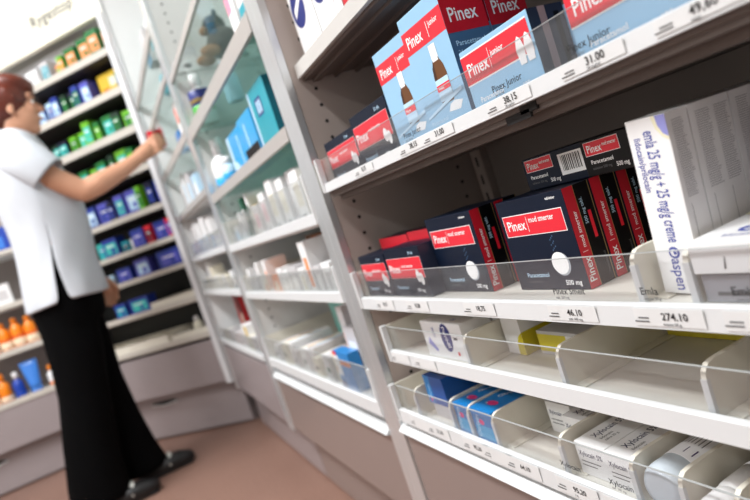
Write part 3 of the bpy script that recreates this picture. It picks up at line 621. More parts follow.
# the row B
rnd = random.Random(3)
cream_c = mat('cream_carton', S(232, 226, 206), .5); pinkp = mat('pale_pink_print', S(232, 190, 196), .5); dgreen = mat('dark_green_print', S(20, 84, 60), .4)
Brow = [(1.765, .05, .055, whitec, skyp), (1.705, .028, .085, whitec, greyc), (1.665, .055, .10, whitec, greyc), (1.60, .03, .115, dgreen, greyc), (1.56, .022, .12, whitec, dgreen), (1.53, .03, .085, yellow, whitec), (1.49, .05, .08, whitec, pinkp), (1.43, .05, .10, whitec, pinkp), (1.37, .045, .12, greyc, whitec), (1.315, .05, .11, whitec, cream_c), (1.26, .05, .105, whitec, cream_c), (1.20, .06, .11, greyc, whitec), (1.13, .05, .10, whitec, cream_c), (1.07, .05, .10, cream_c, whitec)]
for i, (y, w, h, a_, b_) in enumerate(Brow):
    nm = ['pale blue printed', 'grey striped narrow', 'white tall', 'dark green', 'slim green striped', 'yellow topped', 'pink printed', 'taller pink printed', 'grey faced tall', 'cream printed', 'second cream printed', 'grey faced wide', 'third cream printed', 'cream'][i]
    carton(BAY2, y2(y), .012+.008*(i % 3), gB, w, .05, h, a_, [('r', 'F', w*.15, h*.3, w*.85, h*.75, b_), ('r', 'F', w*.2, h*.1, w*.7, h*.14, grey_print)], '%s carton, %s of the packet row in the middle unit' % (nm, ['leftmost', 'second', 'third', 'fourth', 'fifth', 'sixth', 'seventh', 'eighth', 'ninth', 'tenth', 'eleventh', 'twelfth', 'thirteenth', 'last'][i]), 'packets on the packet row of the middle unit', tilt=rnd.choice([0, 0, 0]))
NTH = ['leftmost', 'second', 'third', 'fourth', 'fifth', 'sixth', 'seventh', 'eighth', 'ninth', 'tenth', 'eleventh', 'twelfth', 'thirteenth', 'fourteenth', 'fifteenth', 'sixteenth', 'seventeenth', 'eighteenth', 'nineteenth', 'twentieth']
Crow = [(1.80, .03, .075, whitec, greyc), (1.745, .045, .05, greyc, whitec), (1.675, .03, .09, whitec, greyc), (1.625, .03, .04, cream_c, orange), (1.585, .03, .092, whitec, orange), (1.53, .06, .05, orange, cream_c), (1.46, .045, .065, whitec, greyc), (1.405, .04, .06, whitec, greyc), (1.35, .055, .065, greyc, whitec), (1.285, .05, .06, whitec, cream_c), (1.225, .042, .115, whitec, orange), (1.175, .045, .06, greyc, whitec), (1.12, .05, .065, whitec, greyc)]
for i, (y, w, h, a_, b_) in enumerate(Crow):
    carton(BAY2, y2(y), .012, gC, w, .06, h, a_, [('r', 'F', w*.3, h*.15, w*.75, h*.7, b_)], 'small %s carton, %s in the row below the packets' % ({0: 'white', 1: 'grey', 2: 'white', 3: 'cream and orange', 4: 'white and orange', 5: 'orange', 10: 'tall white and orange'}.get(i, 'pale'), NTH[i]), 'small cartons of the middle unit')
carton(BAY2, y2(1.55), .14, gC, .30, .05, .118, mat('brown_carton', S(112, 78, 46), .6), [('r', 'F', .05, .07, .14, .11, orange), ('r', 'F', .02, .02, .1, .05, yellow)], 'brown and orange box at the back above the small cartons')
# bottom tray of the middle unit
Drow = [(1.79+.0, .045), (1.74, .04), (1.69, .045), (1.64, .04), (1.59, .04), (1.545, .04), (1.50, .04), (1.455, .04), (1.41, .04), (1.365, .04), (1.32, .035), (1.28, .035)]
for i, (y, w) in enumerate(Drow):
    h = .05+.006*(i % 4)
    carton(BAY2, y2(y), .012+.01*(i % 2), gD, w, .12, h, [whitec, greyc, cream_c][i % 3], [('r', 'F', w*.2, h*.4, w*.8, h*.6, [grey_print, pinkp, dgreen, orange][i % 4]), ('r', 'T', w*.2, .02, w*.5, .10, [greyc, pinkp, yellow, skyp][i % 4])], 'pale carton behind the clear front, %s of the lowest tray row in the middle unit' % NTH[i], 'pale cartons of the lowest tray')
carton(BAY2, y2(1.58), .155, gD, .11, .03, .15, mat('mint_carton', S(120, 190, 180), .4), [('r', 'F', .02, .02, .09, .03, whitec)], 'mint green box standing behind the lowest tray row', tilt=-6)
carton(BAY2, y2(1.44), .14, gD+.06, .16, .006, .03, whitec, [('r', 'F', .01, .01, .15, .02, pinkp)], 'slanting white leaflet over the lowest tray cartons', tilt=-28, name='leaflet', cat='leaflet')
carton(BAY2, y2(1.235), .05, gD, .035, .05, .17, whitec, [('r', 'F', .004, .01, .012, .12, orange), ('r', 'R', 0, 0, .05, .17, greyc)], 'tall narrow white box standing right in the lowest tray')
carton(BAY2, y2(1.20), .04, gD, .06, .05, .13, greyc, [('r', 'F', .01, .05, .05, .1, whitec)], 'tall grey box between narrow white box and post in the lowest tray')
carton(BAY2, y2(1.235), .004+.008, gD, .09, .026, .085, brb, [('r', 'F', .0, .03, .028, .075, whitec), ('r', 'F', .0, .0, .03, .018, dbp), ('r', 'F', .03, .055, .09, .065, orange), ('r', 'F', .0, .075, .02, .085, redc)], 'bright blue box with white label at the right of the lowest tray')
# ------------------------------------------------------------------ far unit goods
y3 = lambda y: 2.777-y
carton(BAY3, y3(2.30), .03, h0, .10, .05, .12, greyc, [('r', 'F', 0, .0, .1, .05, mat('steel_blue', S(90, 140, 170), .4))], 'grey box with steel blue foot, highest in the far unit')
carton(BAY3, y3(2.12), .03, h0, .10, .05, .10, whitec, [('r', 'F', 0, .0, .1, .03, tealc)], 'white box with teal foot, highest shelf near the middle post')
bottle_up(BAY3, y3(2.14), .05, h1, .03, .10, tealc, whitec, 'teal bottle on the second shelf of the far unit')
carton(BAY3, y3(2.06), .03, h1, .08, .05, .06, cream_c, [('r', 'F', 0, .0, .04, .03, orange), ('r', 'F', .04, 0, .08, .02, tealc)], 'cream box with orange and teal corner on the second shelf of the far unit')
carton(BAY3, y3(2.27), .03, h2, .07, .05, .075, brb, [], 'bright blue box right beside the reaching hand')
carton(BAY3, y3(2.15), .03, h2, .07, .05, .15, whitec, [('r', 'F', .01, .08, .05, .13, mat('coral_print', S(226, 110, 90), .4))], 'white and coral box right of the blue box by the hand')
bottle_up(BAY3, y3(2.04), .06, h2, .04, .14, mat('dark_grey_plastic', S(86, 100, 106), .4), gap_black, 'dark grey bottle beside the middle post at hand height')
for i, (y, w, h, a_, b_) in enumerate([(2.60, .06, .12, whitec, greyc), (2.50, .05, .15, whitec, skyp), (2.40, .09, .13, greyc, skyp), (2.27, .09, .10, skyp, whitec)]):
    carton(BAY3, y3(y), .03, h3, w, .05, h, a_, [('r', 'F', w*.2, h*.2, w*.8, h*.7, b_)], 'pale %s box, %s on the grey railed shelf of the far unit' % (['white', 'white and blue', 'grey', 'light blue'][i], NTH[i]), 'pale boxes below the hand')
for i, (y, w, h, a_, b_) in enumerate([(2.63, .05, .13, whitec, mag), (2.55, .04, .14, whitec, brb), (2.47, .05, .13, whitec, cyan), (2.36, .07, .14, whitec, skyp), (2.22, .06, .12, whitec, cyan)]):
    carton(BAY3, y3(y), .02, h4, w, .05, h, a_, [('r', 'F', w*.2, h*.15, w*.6, h*.5, b_)], 'white box with %s mark, %s on the white shelf of the far unit' % (['magenta', 'blue', 'cyan', 'pale blue', 'deep cyan'][i], NTH[i]), 'white marked boxes of the far unit')
for i, (y, h) in enumerate([(2.66, .06), (2.58, .12), (2.52, .10), (2.46, .06), (2.39, .06), (2.32, .055), (2.22, .06), (2.12, .07)]):
    carton(BAY3, y3(y), .02, h5, .05, .05, h, whitec if i % 2 else cream_c, [('r', 'F', .01, h*.2, .04, h*.5, greyc)], 'small %s carton, %s on the low shelf of the far unit' % ('white' if i % 2 else 'cream', NTH[i]), 'small cartons low in the far unit')
carton(BAY3, y3(2.40), .05, h6, .09, .05, .20, mat('dark_red_carton', S(170, 24, 30), .4), [('r', 'F', .05, 0, .09, .2, blackc), ('r', 'F', .06, .08, .08, .12, cream_c)], 'red and black box standing low in the far unit')
carton(BAY3, y3(2.26), .02, h6, .09, .04, .09, whitec, [('r', 'F', .04, .02, .085, .085, yellow)], 'white and yellow pack leaning low in the far unit', tilt=0)
for i in range(9):
    y = 2.70-.075*i; h = .045+.006*(i % 3)
    carton(BAY3, y3(y), .062 if i in (4, 5, 6) else .012, h6, .055, .04 if i not in (4, 5) else .03, h, [whitec, cream_c, greyc][i % 3], [('r', 'F', .01, h*.3, .045, h*.6, [grey_print, dgreen, greyc][i % 3])], 'tiny %s carton, %s of the bottom row in the far unit' % (['white', 'cream', 'grey'][i % 3], NTH[i]), 'tiny cartons of the bottom row') if i not in (4, 5, 6) else None
# ------------------------------------------------------------------ corner unit goods
lime = mat('lime_green', S(104, 178, 34), .4); mgreen = mat('mid_green', S(20, 112, 46), .4); dkgreen = mat('deep_green', S(8, 46, 26), .45)
blu = mat('royal_blue', S(34, 58, 150), .4); viol = mat('violet_blue', S(88, 90, 190), .4); nav2 = mat('night_blue', S(10, 16, 48), .4); aqua = mat('aqua_label', S(60, 190, 180), .4)
redp = mat('package_red', S(220, 30, 50), .4); peach = mat('peach_print', S(246, 150, 90), .4)
COL = {'lime': lime, 'green': mgreen, 'dgreen': dkgreen, 'blue': blu, 'violet': viol, 'navy': nav2, 'aqua': aqua, 'red': redp, 'peach': peach, 'white': whitec, 'grey': greyc, 'sky': skyp, 'teal': tealc, 'yellow': yellow, 'orange': orange, 'cyan': cyan}
WORD = {'dgreen': 'dark green', 'lime': 'lime green', 'sky': 'pale blue', 'navy': 'night blue', 'aqua': 'aqua'}
crow = {
 0: [(.400, .475, .085, 'white', 'grey'), (.482, .54, .10, 'grey', 'teal'), (.565, .60, .06, 'peach', 'lime'), (.603, .64, .085, 'lime', 'peach'), (.645, .715, .10, 'green', 'peach'), (.722, .795, .115, 'green', 'peach'), (.802, .875, .12, 'green', 'peach'), (.882, .915, .115, 'green', 'peach')],
 1: [(.37, .42, .09, 'blue', 'sky'), (.425, .475, .10, 'sky', 'blue'), (.48, .525, .105, 'blue', 'sky'), (.53, .57, .10, 'dgreen', 'green'), (.575, .615, .10, 'navy', 'green'), (.62, .66, .11, 'blue', 'green'), (.665, .72, .11, 'violet', 'sky'), (.87, .91, .09, 'green', 'violet')],
 2: [(.37, .425, .085, 'dgreen', 'aqua'), (.43, .49, .08, 'navy', 'aqua'), (.50, .545, .085, 'lime', 'green'), (.55, .60, .09, 'lime', 'aqua'), (.605, .655, .12, 'lime', 'aqua'), (.66, .70, .10, 'green', 'lime'), (.71, .775, .11, 'green', 'aqua'), (.782, .835, .10, 'dgreen', 'green'), (.842, .91, .09, 'lime', 'green')],
 3: [(.42, .475, .07, 'dgreen', 'aqua'), (.48, .54, .075, 'green', 'aqua'), (.545, .60, .07, 'lime', 'aqua'), (.605, .665, .08, 'green', 'aqua'), (.675, .71, .09, 'dgreen', 'green'), (.715, .785, .095, 'lime', 'aqua'), (.79, .84, .085, 'green', 'lime')],
 4: [(.42, .50, .11, 'blue', 'sky'), (.505, .58, .11, 'violet', 'blue'), (.582, .62, .10, 'navy', 'blue'), (.625, .68, .115, 'violet', 'aqua'), (.685, .765, .12, 'violet', 'sky'), (.768, .80, .12, 'lime', 'green'), (.82, .862, .12, 'navy', 'blue'), (.868, .912, .12, 'blue', 'violet')],
 5: [(.42, .47, .09, 'aqua', 'teal'), (.475, .57, .095, 'blue', 'aqua'), (.58, .625, .06, 'teal', 'navy'), (.628, .655, .06, 'white', 'grey'), (.66, .735, .095, 'blue', 'violet'), (.737, .775, .095, 'red', 'navy'), (.785, .87, .095, 'blue', 'violet'), (.872, .91, .095, 'red', 'violet')],
 6: [(.37, .46, .075, 'blue', 'teal'), (.465, .54, .075, 'teal', 'violet'), (.545, .60, .07, 'violet', 'navy'), (.605, .69, .075, 'blue', 'navy'), (.70, .79, .08, 'navy', 'violet'), (.80, .91, .08, 'blue', 'violet')],
 7: [(.39, .475, .075, 'sky', 'blue'), (.48, .54, .07, 'blue', 'violet'), (.545, .62, .085, 'violet', 'sky'), (.70, .83, .085, 'blue', 'violet')],
 8: []}
# an eighth row sits between: blue packets standing in the tray shelf
crow[3] = [(a_, b_, h*1.25, c, d) for a_, b_, h, c, d in crow[3]]
crow[7] = [(.40, .475, .075, 'blue', 'teal'), (.485, .61, .08, 'blue', 'aqua')]
crow[6] = [(.40, .475, .06, 'sky', 'aqua'), (.49, .58, .075, 'blue', 'violet'), (.60, .69, .09, 'violet', 'sky'), (.76, .90, .09, 'blue', 'violet')]
for i, row in crow.items():
    for j, (a_, b_, h, c1, c2) in enumerate(row):
        w = b_-a_; hh = h
        dd = [('r', 'F', w*.14, hh*.22, w*.86, hh*.78, COL[c2]), ('r', 'F', w*.22, hh*.60, w*.7, hh*.66, ink_w), ('c', 'F', w*.6, hh*.4, min(w, hh)*.15, min(w, hh)*.15, COL[c1])]
        carton(CEN, a_, .022+.010*((i+j) % 3), cf[i], w-.004, .06, hh, COL[c1], dd,
               '%s box with %s print, %s on the %s shelf of the corner unit' % (WORD.get(c1, c1), WORD.get(c2, c2), NTH[j] if j else 'leftmost', ORD[i]), '%s shelf boxes of the corner unit' % ORD[i])
# second row of darker boxes at the back for depth
carton(CEN, .74, .07, cf[1], .125, .06, .12, yellow, [('r', 'F', .02, .02, .06, .05, orange), ('r', 'F', .07, .05, .11, .09, cream_c)], 'big yellow package at the right of the second shelf of the corner unit', bev=.012)
# empty trays on the two lowest corner shelves
def tray(F, lx, ly, z, w, d, h, label, m_=cream_plastic):
    m = MB(); m.box(0, 0, 0, w, d, .003, m_)
    m.box(0, 0, .003, w, .003, h, m_); m.box(0, d-.003, .003, w, d, h, m_); m.box(0, .003, .003, .003, d-.003, h, m_); m.box(w-.003, .003, .003, w, d-.003, h, m_)
    for q in range(1, 4): m.box(w*q/4-.001, .003, .003, w*q/4+.001, d-.003, h*.9, m_)
    o = m.build('tray', None, F.w(lx, ly, z+.0005), (0, 0, F.a)); tag(o, label, 'tray')
tray(CEN, .64, .01, cf[7], .265, .18, .035, 'empty beige divided tray on the eighth shelf of the corner unit')
tray(CEN, .05, .01, cf[8], .62, .19, .045, 'wide empty beige divided tray on the lowest shelf of the corner unit')
tray(CEN, .69, .01, cf[8], .215, .05, .03, 'small beige tray at the right of the lowest corner shelf')
bottle_up(CEN, .80, .09, cf[8], .024, .085, cream_c, whitec, 'cream bottle standing alone on the lowest shelf of the corner unit')
# ------------------------------------------------------------------ left unit goods
lxr = lambda u: .95-u      # distance from the corner post
org = mat('orange_bottle', S(244, 136, 20), .35, coat=.2); cob = mat('cobalt_bottle', S(20, 66, 170), .35, coat=.2); azure = mat('azure_tube', S(60, 130, 220), .35, coat=.2); tan_l = mat('cream_label', S(244, 220, 190), .5)
for k, u in enumerate((.28, .215, .155, .095)):
    bottle_up(LEFT, lxr(u)-.0, .05, lf[2], .029, .155-.008*(k % 2), org, org, 'orange lotion bottle with pale lower label, %s of the four behind the woman' % ['leftmost', 'second', 'third', 'rightmost'][k], 'orange lotion bottles', bands=[(.10, .38, tan_l), (.45, .5, redc)], capf=.15)
for k, (u, r_, h, a_, c_, lab) in enumerate([(.355, .028, .14, org, org, 'orange bottle at the left picture edge, lowest shelf behind the woman'), (.295, .028, .15, org, org, 'second orange bottle on the lowest shelf, left of the cobalt bottle'), (.232, .026, .135, cob, whitec, 'cobalt blue bottle with white cap on the lowest shelf'), (.077, .022, .11, whitec, org, 'white bottle with orange marks next to the black trousers')]):
    bottle_up(LEFT, lxr(u), .045, lf[3], r_, h, a_, c_, lab, 'lowest shelf lotion bottles', bands=[(.1, .3, cob if k == 2 else (tan_l if k < 2 else orange))], capf=.25)
t = empty('lotion_tube', LEFT.w(lxr(.16), .045, lf[3]+.0006), 0, 'wide azure blue tube standing on its cap on the lowest shelf', 'tube')
m = MB(); m.lathe([(.026, 0), (.027, .025), (.025, .026)], azure, n=20); m.build('cap', t)
m = MB(); R = []
for k in range(8):
    f_ = k/7; R.append([((.026+.016*f_)*math.cos(2*PI*i/20), (.026*(1-f_)+.002)*math.sin(2*PI*i/20), .0265+.14*f_) for i in range(20)])
m.rings(R, azure); m.build('tube_body', t)
carton(LEFT, lxr(.19), .02, lf[1], .075, .05, .11, whitec, [('r', 'F', .01, .03, .06, .08, greyc)], 'white box standing on the second shelf behind the woman')
carton(LEFT, lxr(.30), .02, lf[1], .09, .05, .11, dkgreen, [('r', 'F', .01, .01, .08, .04, mgreen)], 'dark green box left of the white box behind the woman')
carton(LEFT, lxr(.125), .02, lf[0], .085, .05, .125, cob, [('r', 'F', .01, .02, .06, .08, azure)], 'royal blue box on the top shelf behind the woman, under her elbow side')
carton(LEFT, lxr(.22), .02, lf[0], .09, .05, .12, azure, [('r', 'F', .01, .02, .06, .08, cob)], 'azure box left of the royal blue box behind the woman')
# ------------------------------------------------------------------ the woman
skin = mat('skin', S(206, 152, 122), .5, noise=.05, nscale=12); hair_m = mat('auburn_hair', S(96, 38, 22), .45, noise=.35, nscale=70, bump=.6)
tunic_m = mat('white_tunic_cloth', S(196, 200, 206), .8, noise=.03, nscale=30, bump=.15); trouser_m = mat('black_trouser_cloth', S(5, 5, 6), .9, noise=.1, spec=.08)
shoe_m = mat('black_shoe_leather', S(16, 16, 18), .4); lip_m = mat('lip', S(170, 90, 80), .5); eye_m = mat('eye_dark', S(40, 30, 28), .3)
YB = 2.66
W_ = empty('person', (-.15, YB, 0), 0, 'woman in white short sleeved tunic and black trousers reaching towards the far shelf', 'person')
def rel(p): return (p[0]+.15, p[1]-YB, p[2])
def T(mb, pts, rad, m_, **k): mb.tube([rel(p) for p in pts], rad, m_, **k)
def E_(mb, c, r, m_, rot=None, n=24, k=14): mb.ell(rel(c), r, m_, n, k, rot)
m = MB()
HX, HZ = -.092, 1.588
yaw = Matrix.Rotation(math.radians(12), 3, 'Z')
E_(m, (HX-.012, YB, HZ+.025), (.088, .074, .088), skin)                 # cranium
E_(m, (HX+.012, YB, HZ-.035), (.066, .060, .078), skin)                 # face and jaw
E_(m, (HX+.045, YB, HZ-.092), (.024, .028, .020), skin)                 # chin
T(m, [(HX+.070, YB, HZ+.012), (HX+.092, YB, HZ-.022)], [.009, .013], skin)   # nose
E_(m, (HX+.070, YB, HZ-.055), (.013, .024, .010), skin)                 # mouth mound
E_(m, (HX+.060, YB-.030, HZ-.020), (.018, .022, .022), skin); E_(m, (HX+.060, YB+.030, HZ-.020), (.018, .022, .022), skin)
E_(m, (HX+.066, YB, HZ+.03), (.018, .048, .02), skin)                   # brow
for s_ in (-1, 1): E_(m, (HX-.008, YB+s_*.074, HZ-.012), (.015, .008, .030), skin)
T(m, [(HX-.025, YB, HZ-.05), (-.135, YB, 1.46), (-.145, YB, 1.38)], [.052, .052, .075], skin, n=20)
T(m, [(-.145, YB, 1.34), (-.135, YB, 1.20), (-.145, YB, 1.05), (-.155, YB, .92)], [.10, .115, .10, .12], skin, n=20, flat=1.35)
for s_ in (-1, 1): T(m, [(-.145, YB, 1.36), (-.145, YB+s_*.13, 1.365)], [.07, .055], skin)
# right arm, reaching
T(m, [(-.142, 2.525, 1.362), (-.045, 2.505, 1.262), (.040, 2.510, 1.190)], [.054, .046, .041], skin, n=18)
T(m, [(.040, 2.510, 1.190), (.10, 2.515, 1.205), (.20, 2.545, 1.238), (.268, 2.562, 1.268)], [.041, .042, .033, .0255], skin, n=18)
# left arm, hanging
T(m, [(-.142, 2.80, 1.36), (-.135, 2.845, 1.22), (-.115, 2.86, 1.10)], [.054, .044, .040], skin)
T(m, [(-.115, 2.86, 1.10), (-.07, 2.85, .98), (-.03, 2.835, .885)], [.040, .034, .025], skin)
def hand(mb, wr, palm, fd, side, fingers, thumb):
    T(mb, [wr, palm], [.024, .031], skin, flat=.62)
    for pts in fingers: T(mb, pts, [.0092, .0088, .0082, .0074][:len(pts)], skin, n=10)
    T(mb, thumb, [.0115, .0105, .0088], skin, n=10)
# reaching hand closed round a small red box: palm faces the shelf, fingers curl over its far side
hx, hy, hz = .318, 2.572, 1.292
T(m, [(.262, 2.560, 1.266), (.29, 2.566, 1.28), (hx, hy, hz)], [.026, .030, .032], skin, n=14)
for q in range(4):
    oz = (1.5-q)*.0185; L = [.92, 1., .96, .78][q]
    T(m, [(hx+.012, hy+.004-.006, hz+oz+.006), (hx+.040*L, hy-.020, hz+oz*1.15+.016), (hx+.066*L, hy-.012, hz+oz*1.15+.020), (hx+.080*L, hy+.010, hz+oz*1.1+.018)], [.0095, .009, .0085, .0075], skin, n=10)
T(m, [(hx-.01, hy+.014, hz+.022), (hx+.020, hy+.032, hz+.038), (hx+.048, hy+.036, hz+.036)], [.0125, .011, .009], skin, n=10)
# left hand, relaxed
T(m, [(-.030, 2.835, .885), (-.016, 2.83, .845), (-.008, 2.828, .82)], [.024, .030, .028], skin, n=14)
for q in range(4):
    ox = (q-1.5)*.017; L = [.9, 1., .95, .75][q]
    T(m, [(-.008+ox, 2.826, .815), (-.002+ox, 2.822, .815-.032*L), (.0+ox, 2.812, .815-.058*L), (-.002+ox, 2.80, .815-.074*L)], [.0092, .0088, .008, .0072], skin, n=10)
T(m, [(.012, 2.826, .85), (.030, 2.815, .822), (.034, 2.808, .795)], [.012, .0105, .009], skin, n=10)
# legs (under the trousers) and feet
for hipy, kx, ax, fy in ((2.585, -.185, -.245, 2.565), (2.735, -.145, -.085, 2.725)):
    T(m, [(-.155, hipy, .90), (kx, hipy, .48), (ax, fy, .10), (ax+.01, fy, .05)], [.085, .055, .036, .034], skin, n=16)
    T(m, [(ax, fy, .04), (ax+.10, fy, .032)], [.030, .028], skin)
body = m.build('body', W_)
def remesh(o, v, it=6):
    r_ = o.modifiers.new('remesh', 'REMESH'); r_.mode = 'VOXEL'; r_.voxel_size = v; r_.use_smooth_shade = True
    s_ = o.modifiers.new('smooth', 'SMOOTH'); s_.factor = .5; s_.iterations = it
remesh(body, .0055, 3)
# face details
m = MB()
for s_ in (-1, 1): E_(m, (HX+.072, YB+s_*.030, HZ+.004), (.007, .012, .006), whitec, n=12, k=8); E_(m, (HX+.0775, YB+s_*.030, HZ+.004), (.0035, .005, .005), eye_m, n=12, k=8)
m.build('eyes', W_)
m = MB()
for s_ in (-1, 1): T(m, [(HX+.078, YB+s_*.014, HZ+.026), (HX+.079, YB+s_*.03, HZ+.030), (HX+.068, YB+s_*.046, HZ+.026)], .0028, hair_m, n=8)
m.build('eyebrows', W_)
m = MB(); E_(m, (HX+.083, YB, HZ-.0565), (.005, .018, .0045), lip_m, n=14, k=8); m.build('lips', W_)
m = MB(); fr = mat('dark_spectacle_frame', S(40, 30, 30), .3)
for s_ in (-1, 1):
    c = (HX+.092, YB+s_*.031, HZ+.002)
    pts = [(c[0], c[1]+.022*math.cos(2*PI*i/16), c[2]+.015*math.sin(2*PI*i/16)) for i in range(17)]
    T(m, pts, .0012, fr, n=6, round_=False)
    T(m, [(HX+.090, YB+s_*.053, HZ+.006), (HX+.04, YB+s_*.073, HZ+.006), (HX-.012, YB+s_*.080, HZ+.004)], .0014, fr, n=6)
T(m, [(HX+.094, YB-.009, HZ+.006), (HX+.096, YB, HZ+.009), (HX+.094, YB+.009, HZ+.006)], .0012, fr, n=6)
m.build('glasses', W_)
m = MB()
E_(m, (HX-.034, YB, HZ+.034), (.108, .092, .098), hair_m); E_(m, (HX+.020, YB, HZ+.090), (.078, .080, .040), hair_m, Matrix.Rotation(math.radians(18), 3, 'Y'))
E_(m, (HX-.078, YB, HZ-.030), (.058, .072, .070), hair_m); E_(m, (HX+.064, YB, HZ+.066), (.030, .062, .022), hair_m, Matrix.Rotation(math.radians(40), 3, 'Y'))
for s_ in (-1, 1): T(m, [(HX-.004, YB+s_*.072, HZ+.05), (HX+.014, YB+s_*.074, HZ+.02), (HX+.012, YB+s_*.072, HZ+.0)], [.02, .012, .006], hair_m)
for q in range(26):
    a = random.uniform(0, 2*PI); e = random.uniform(.2, 1.3); cx, cy, cz_ = HX-.03, YB, HZ+.036
    d = Vector((math.cos(a)*math.cos(e), math.sin(a)*math.cos(e), math.sin(e)))
    if d.x > .3: continue
    p0 = Vector((cx+d.x*.088, cy+d.y*.080, cz_+d.z*.085)); p1 = p0+Vector((-.02, d.y*.02, -.03))
    T(m, [p0, (p0+p1)/2+d*.006, p1], [.012, .010, .005], hair_m, n=8)
h = m.build('hair', W_); remesh(h, .005, 2)
# tunic: open shell with side vents
m = MB(); N = 48
prof = [(1.498, -.140, .064, .078), (1.482, -.142, .080, .108), (1.455, -.145, .100, .150), (1.415, -.145, .116, .184), (1.35, -.138, .132, .194), (1.26, -.126, .144, .194), (1.18, -.116, .148, .190), (1.10, -.117, .142, .184), (1.02, -.126, .142, .186), (.95, -.140, .138, .190), (.88, -.144, .150, .200), (.812, -.150, .155, .206)]
def ringpt(i, z, cx, rx, ry, gap):
    # angles start at the right side (-y) and run round; a gap opens at each side below the vent top
    half = N//2; s_ = i//half; k = (i % half)/(half-1)
    a0 = -PI/2+s_*PI+gap; a1 = -PI/2+(s_+1)*PI-gap
    a = a0+(a1-a0)*k
    fold = 1+.022*math.sin(5*a+z*9)+.035*math.sin(9*a-z*24)*max(0, 1.45-z)+.02*math.sin(17*a+z*37)*max(0, 1.4-z)
    return rel((cx+rx*fold*math.cos(a), YB+ry*fold*math.sin(a), z+.004*math.sin(3*a)))
R = []
for z, cx, rx, ry in prof:
    gap = max(0., (1.02-z))*.55
    R.append([ringpt(i, z, cx, rx, ry, gap) for i in range(N)])
V = [p for r_ in R for p in r_]; Fq = []
for k in range(len(R)-1):
    for i in range(N):
        j = (i+1) % N
        if (i+1) % (N//2) == 0 and prof[k+1][0] < 1.03: continue
        Fq.append((k*N+i, k*N+j, (k+1)*N+j, (k+1)*N+i))
m.add(V, Fq, tunic_m, True)
def sleeve(pts, rad):
    pts = [Vector(rel(p)) for p in pts]; R2 = []
    for i, p_ in enumerate(pts):
        d = (pts[min(i+1, len(pts)-1)]-pts[max(0, i-1)]).normalized(); a = d.cross(Vector((0, 1, 0))).normalized(); b = d.cross(a)
        R2.append([tuple(p_+(a*math.cos(2*PI*k/24)+b*math.sin(2*PI*k/24))*rad[i]*(1+.03*math.sin(k*1.3+i))) for k in range(24)])
    m.rings(R2, tunic_m, caps=False)
sleeve([(-.160, 2.56, 1.405), (-.140, 2.528, 1.378), (-.105, 2.512, 1.338), (-.052, 2.504, 1.270)], [.066, .082, .082, .076])
sleeve([(-.150, 2.76, 1.385), (-.145, 2.80, 1.345), (-.142, 2.83, 1.27), (-.138, 2.845, 1.21)], [.060, .070, .070, .068])
tu = m.build('tunic', W_)
so = tu.modifiers.new('solid', 'SOLIDIFY'); so.thickness = .003; so.offset = 1
sb = tu.modifiers.new('sub', 'SUBSURF'); sb.levels = 1; sb.render_levels = 1
m = MB()
R = []
for k in range(14):
    t_ = k/13*2*PI
    pass
T(m, [(-.085, YB-.04, 1.455), (-.055, YB, 1.40), (-.085, YB+.04, 1.455)], [.008, .009, .008], tunic_m); m.build('collar', W_)
# trousers
m = MB()
hips = [(1.03, -.132, .114, .160), (.95, -.140, .124, .174), (.86, -.148, .132, .186), (.78, -.154, .132, .182), (.72, -.158, .124, .170)]
R = [[rel((cx+rx*math.cos(2*PI*i/32), YB+ry*math.sin(2*PI*i/32), z)) for i in range(32)] for z, cx, rx, ry in hips]; m.rings(R, trouser_m)
for hy_, cs in ((2.578, [(.80, -.165, .105, .088), (.62, -.180, .100, .084), (.47, -.205, .092, .078), (.30, -.240, .098, .082), (.14, -.268, .106, .090), (.045, -.275, .112, .096)]),
               (2.738, [(.80, -.155, .105, .088), (.62, -.150, .100, .084), (.47, -.150, .090, .078), (.30, -.145, .096, .082), (.14, -.130, .102, .088), (.045, -.115, .108, .094)])):
    R = [[rel((cx+rx*math.cos(2*PI*i/28)*(1+.02*math.sin(4*2*PI*i/28+z*20)), hy_+ry*math.sin(2*PI*i/28), z)) for i in range(28)] for z, cx, rx, ry in cs]; m.rings(R, trouser_m)
tr = m.build('trousers', W_); remesh(tr, .011, 6)
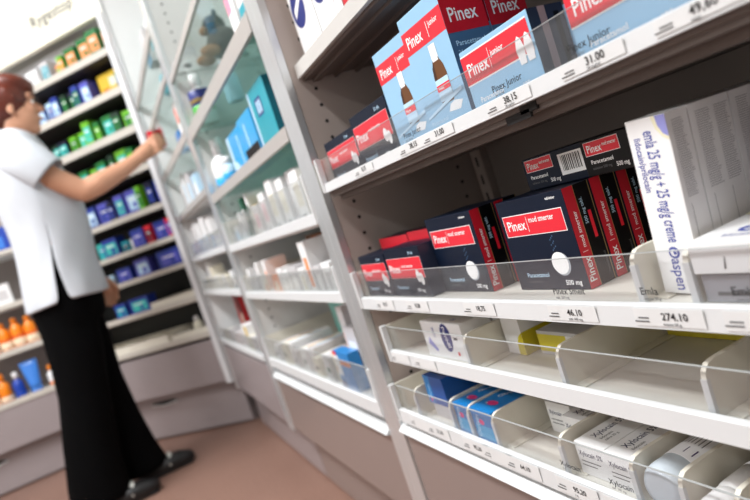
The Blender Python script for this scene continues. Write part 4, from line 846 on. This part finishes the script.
for ax, fy in ((-.245, 2.560), (-.085, 2.728)):
    m = MB(); T(m, [(ax-.03, fy, .032), (ax+.05, fy, .032), (ax+.12, fy, .028), (ax+.15, fy, .026)], [.034, .040, .040, .030], shoe_m, n=20, flat=1.05)
    m.box(*rel((ax-.06, fy-.036, .0005)), *rel((ax+.165, fy+.036, .014)), shoe_m, .006); s = m.build('shoe', W_)
    m = MB(); m.tube([rel((ax+.075, fy-.034, .035)), rel((ax+.082, fy-.02, .068)), rel((ax+.082, fy+.02, .068)), rel((ax+.075, fy+.034, .035))], .009, mat('pale_strap', S(214, 214, 206), .5), n=10); m.build('shoe_strap', s)
held = carton(BAY3, 0, 0, 1.3, .032, .060, .072, redp, [('r', 'F', .004, .02, .026, .045, peach)], 'small red box held in the woman\'s outstretched hand', None)
held.location = (.338, 2.606, 1.296)
# ------------------------------------------------------------------ camera
f = 600.; roll = math.atan(.335); pitch = -math.atan(45/600.); hd = math.atan(265.4/math.hypot(600, 45))
F0 = Vector((math.sin(hd), math.cos(hd), 0)); R0 = Vector((math.cos(hd), -math.sin(hd), 0)); U0 = Vector((0, 0, 1))
Fw = F0*math.cos(pitch)+U0*math.sin(pitch); Up = U0*math.cos(pitch)-F0*math.sin(pitch)
Rt = R0*math.cos(roll)-Up*math.sin(roll); Ut = R0*math.sin(roll)+Up*math.cos(roll)
cam = bpy.data.cameras.new('camera'); co = bpy.data.objects.new('camera', cam); C.objects.link(co)
M = Matrix(((Rt.x, Ut.x, -Fw.x, 0), (Rt.y, Ut.y, -Fw.y, 0), (Rt.z, Ut.z, -Fw.z, .80), (0, 0, 0, 1)))
co.matrix_world = M
cam.sensor_width = 36; cam.lens = 36*f/750; cam.clip_start = .02
cam.dof.use_dof = True; cam.dof.focus_distance = .60; cam.dof.aperture_fstop = 4.6
scene.camera = co
# ------------------------------------------------------------------ world and view
w = bpy.data.worlds.new('world'); scene.world = w; w.use_nodes = True
w.node_tree.nodes['Background'].inputs[0].default_value = (.8, .85, .9, 1); w.node_tree.nodes['Background'].inputs[1].default_value = .04
scene.view_settings.view_transform = 'Standard'; scene.view_settings.look = 'None'; scene.view_settings.gamma = 1; scene.view_settings.exposure = -.22
scene.view_settings.use_curve_mapping = False
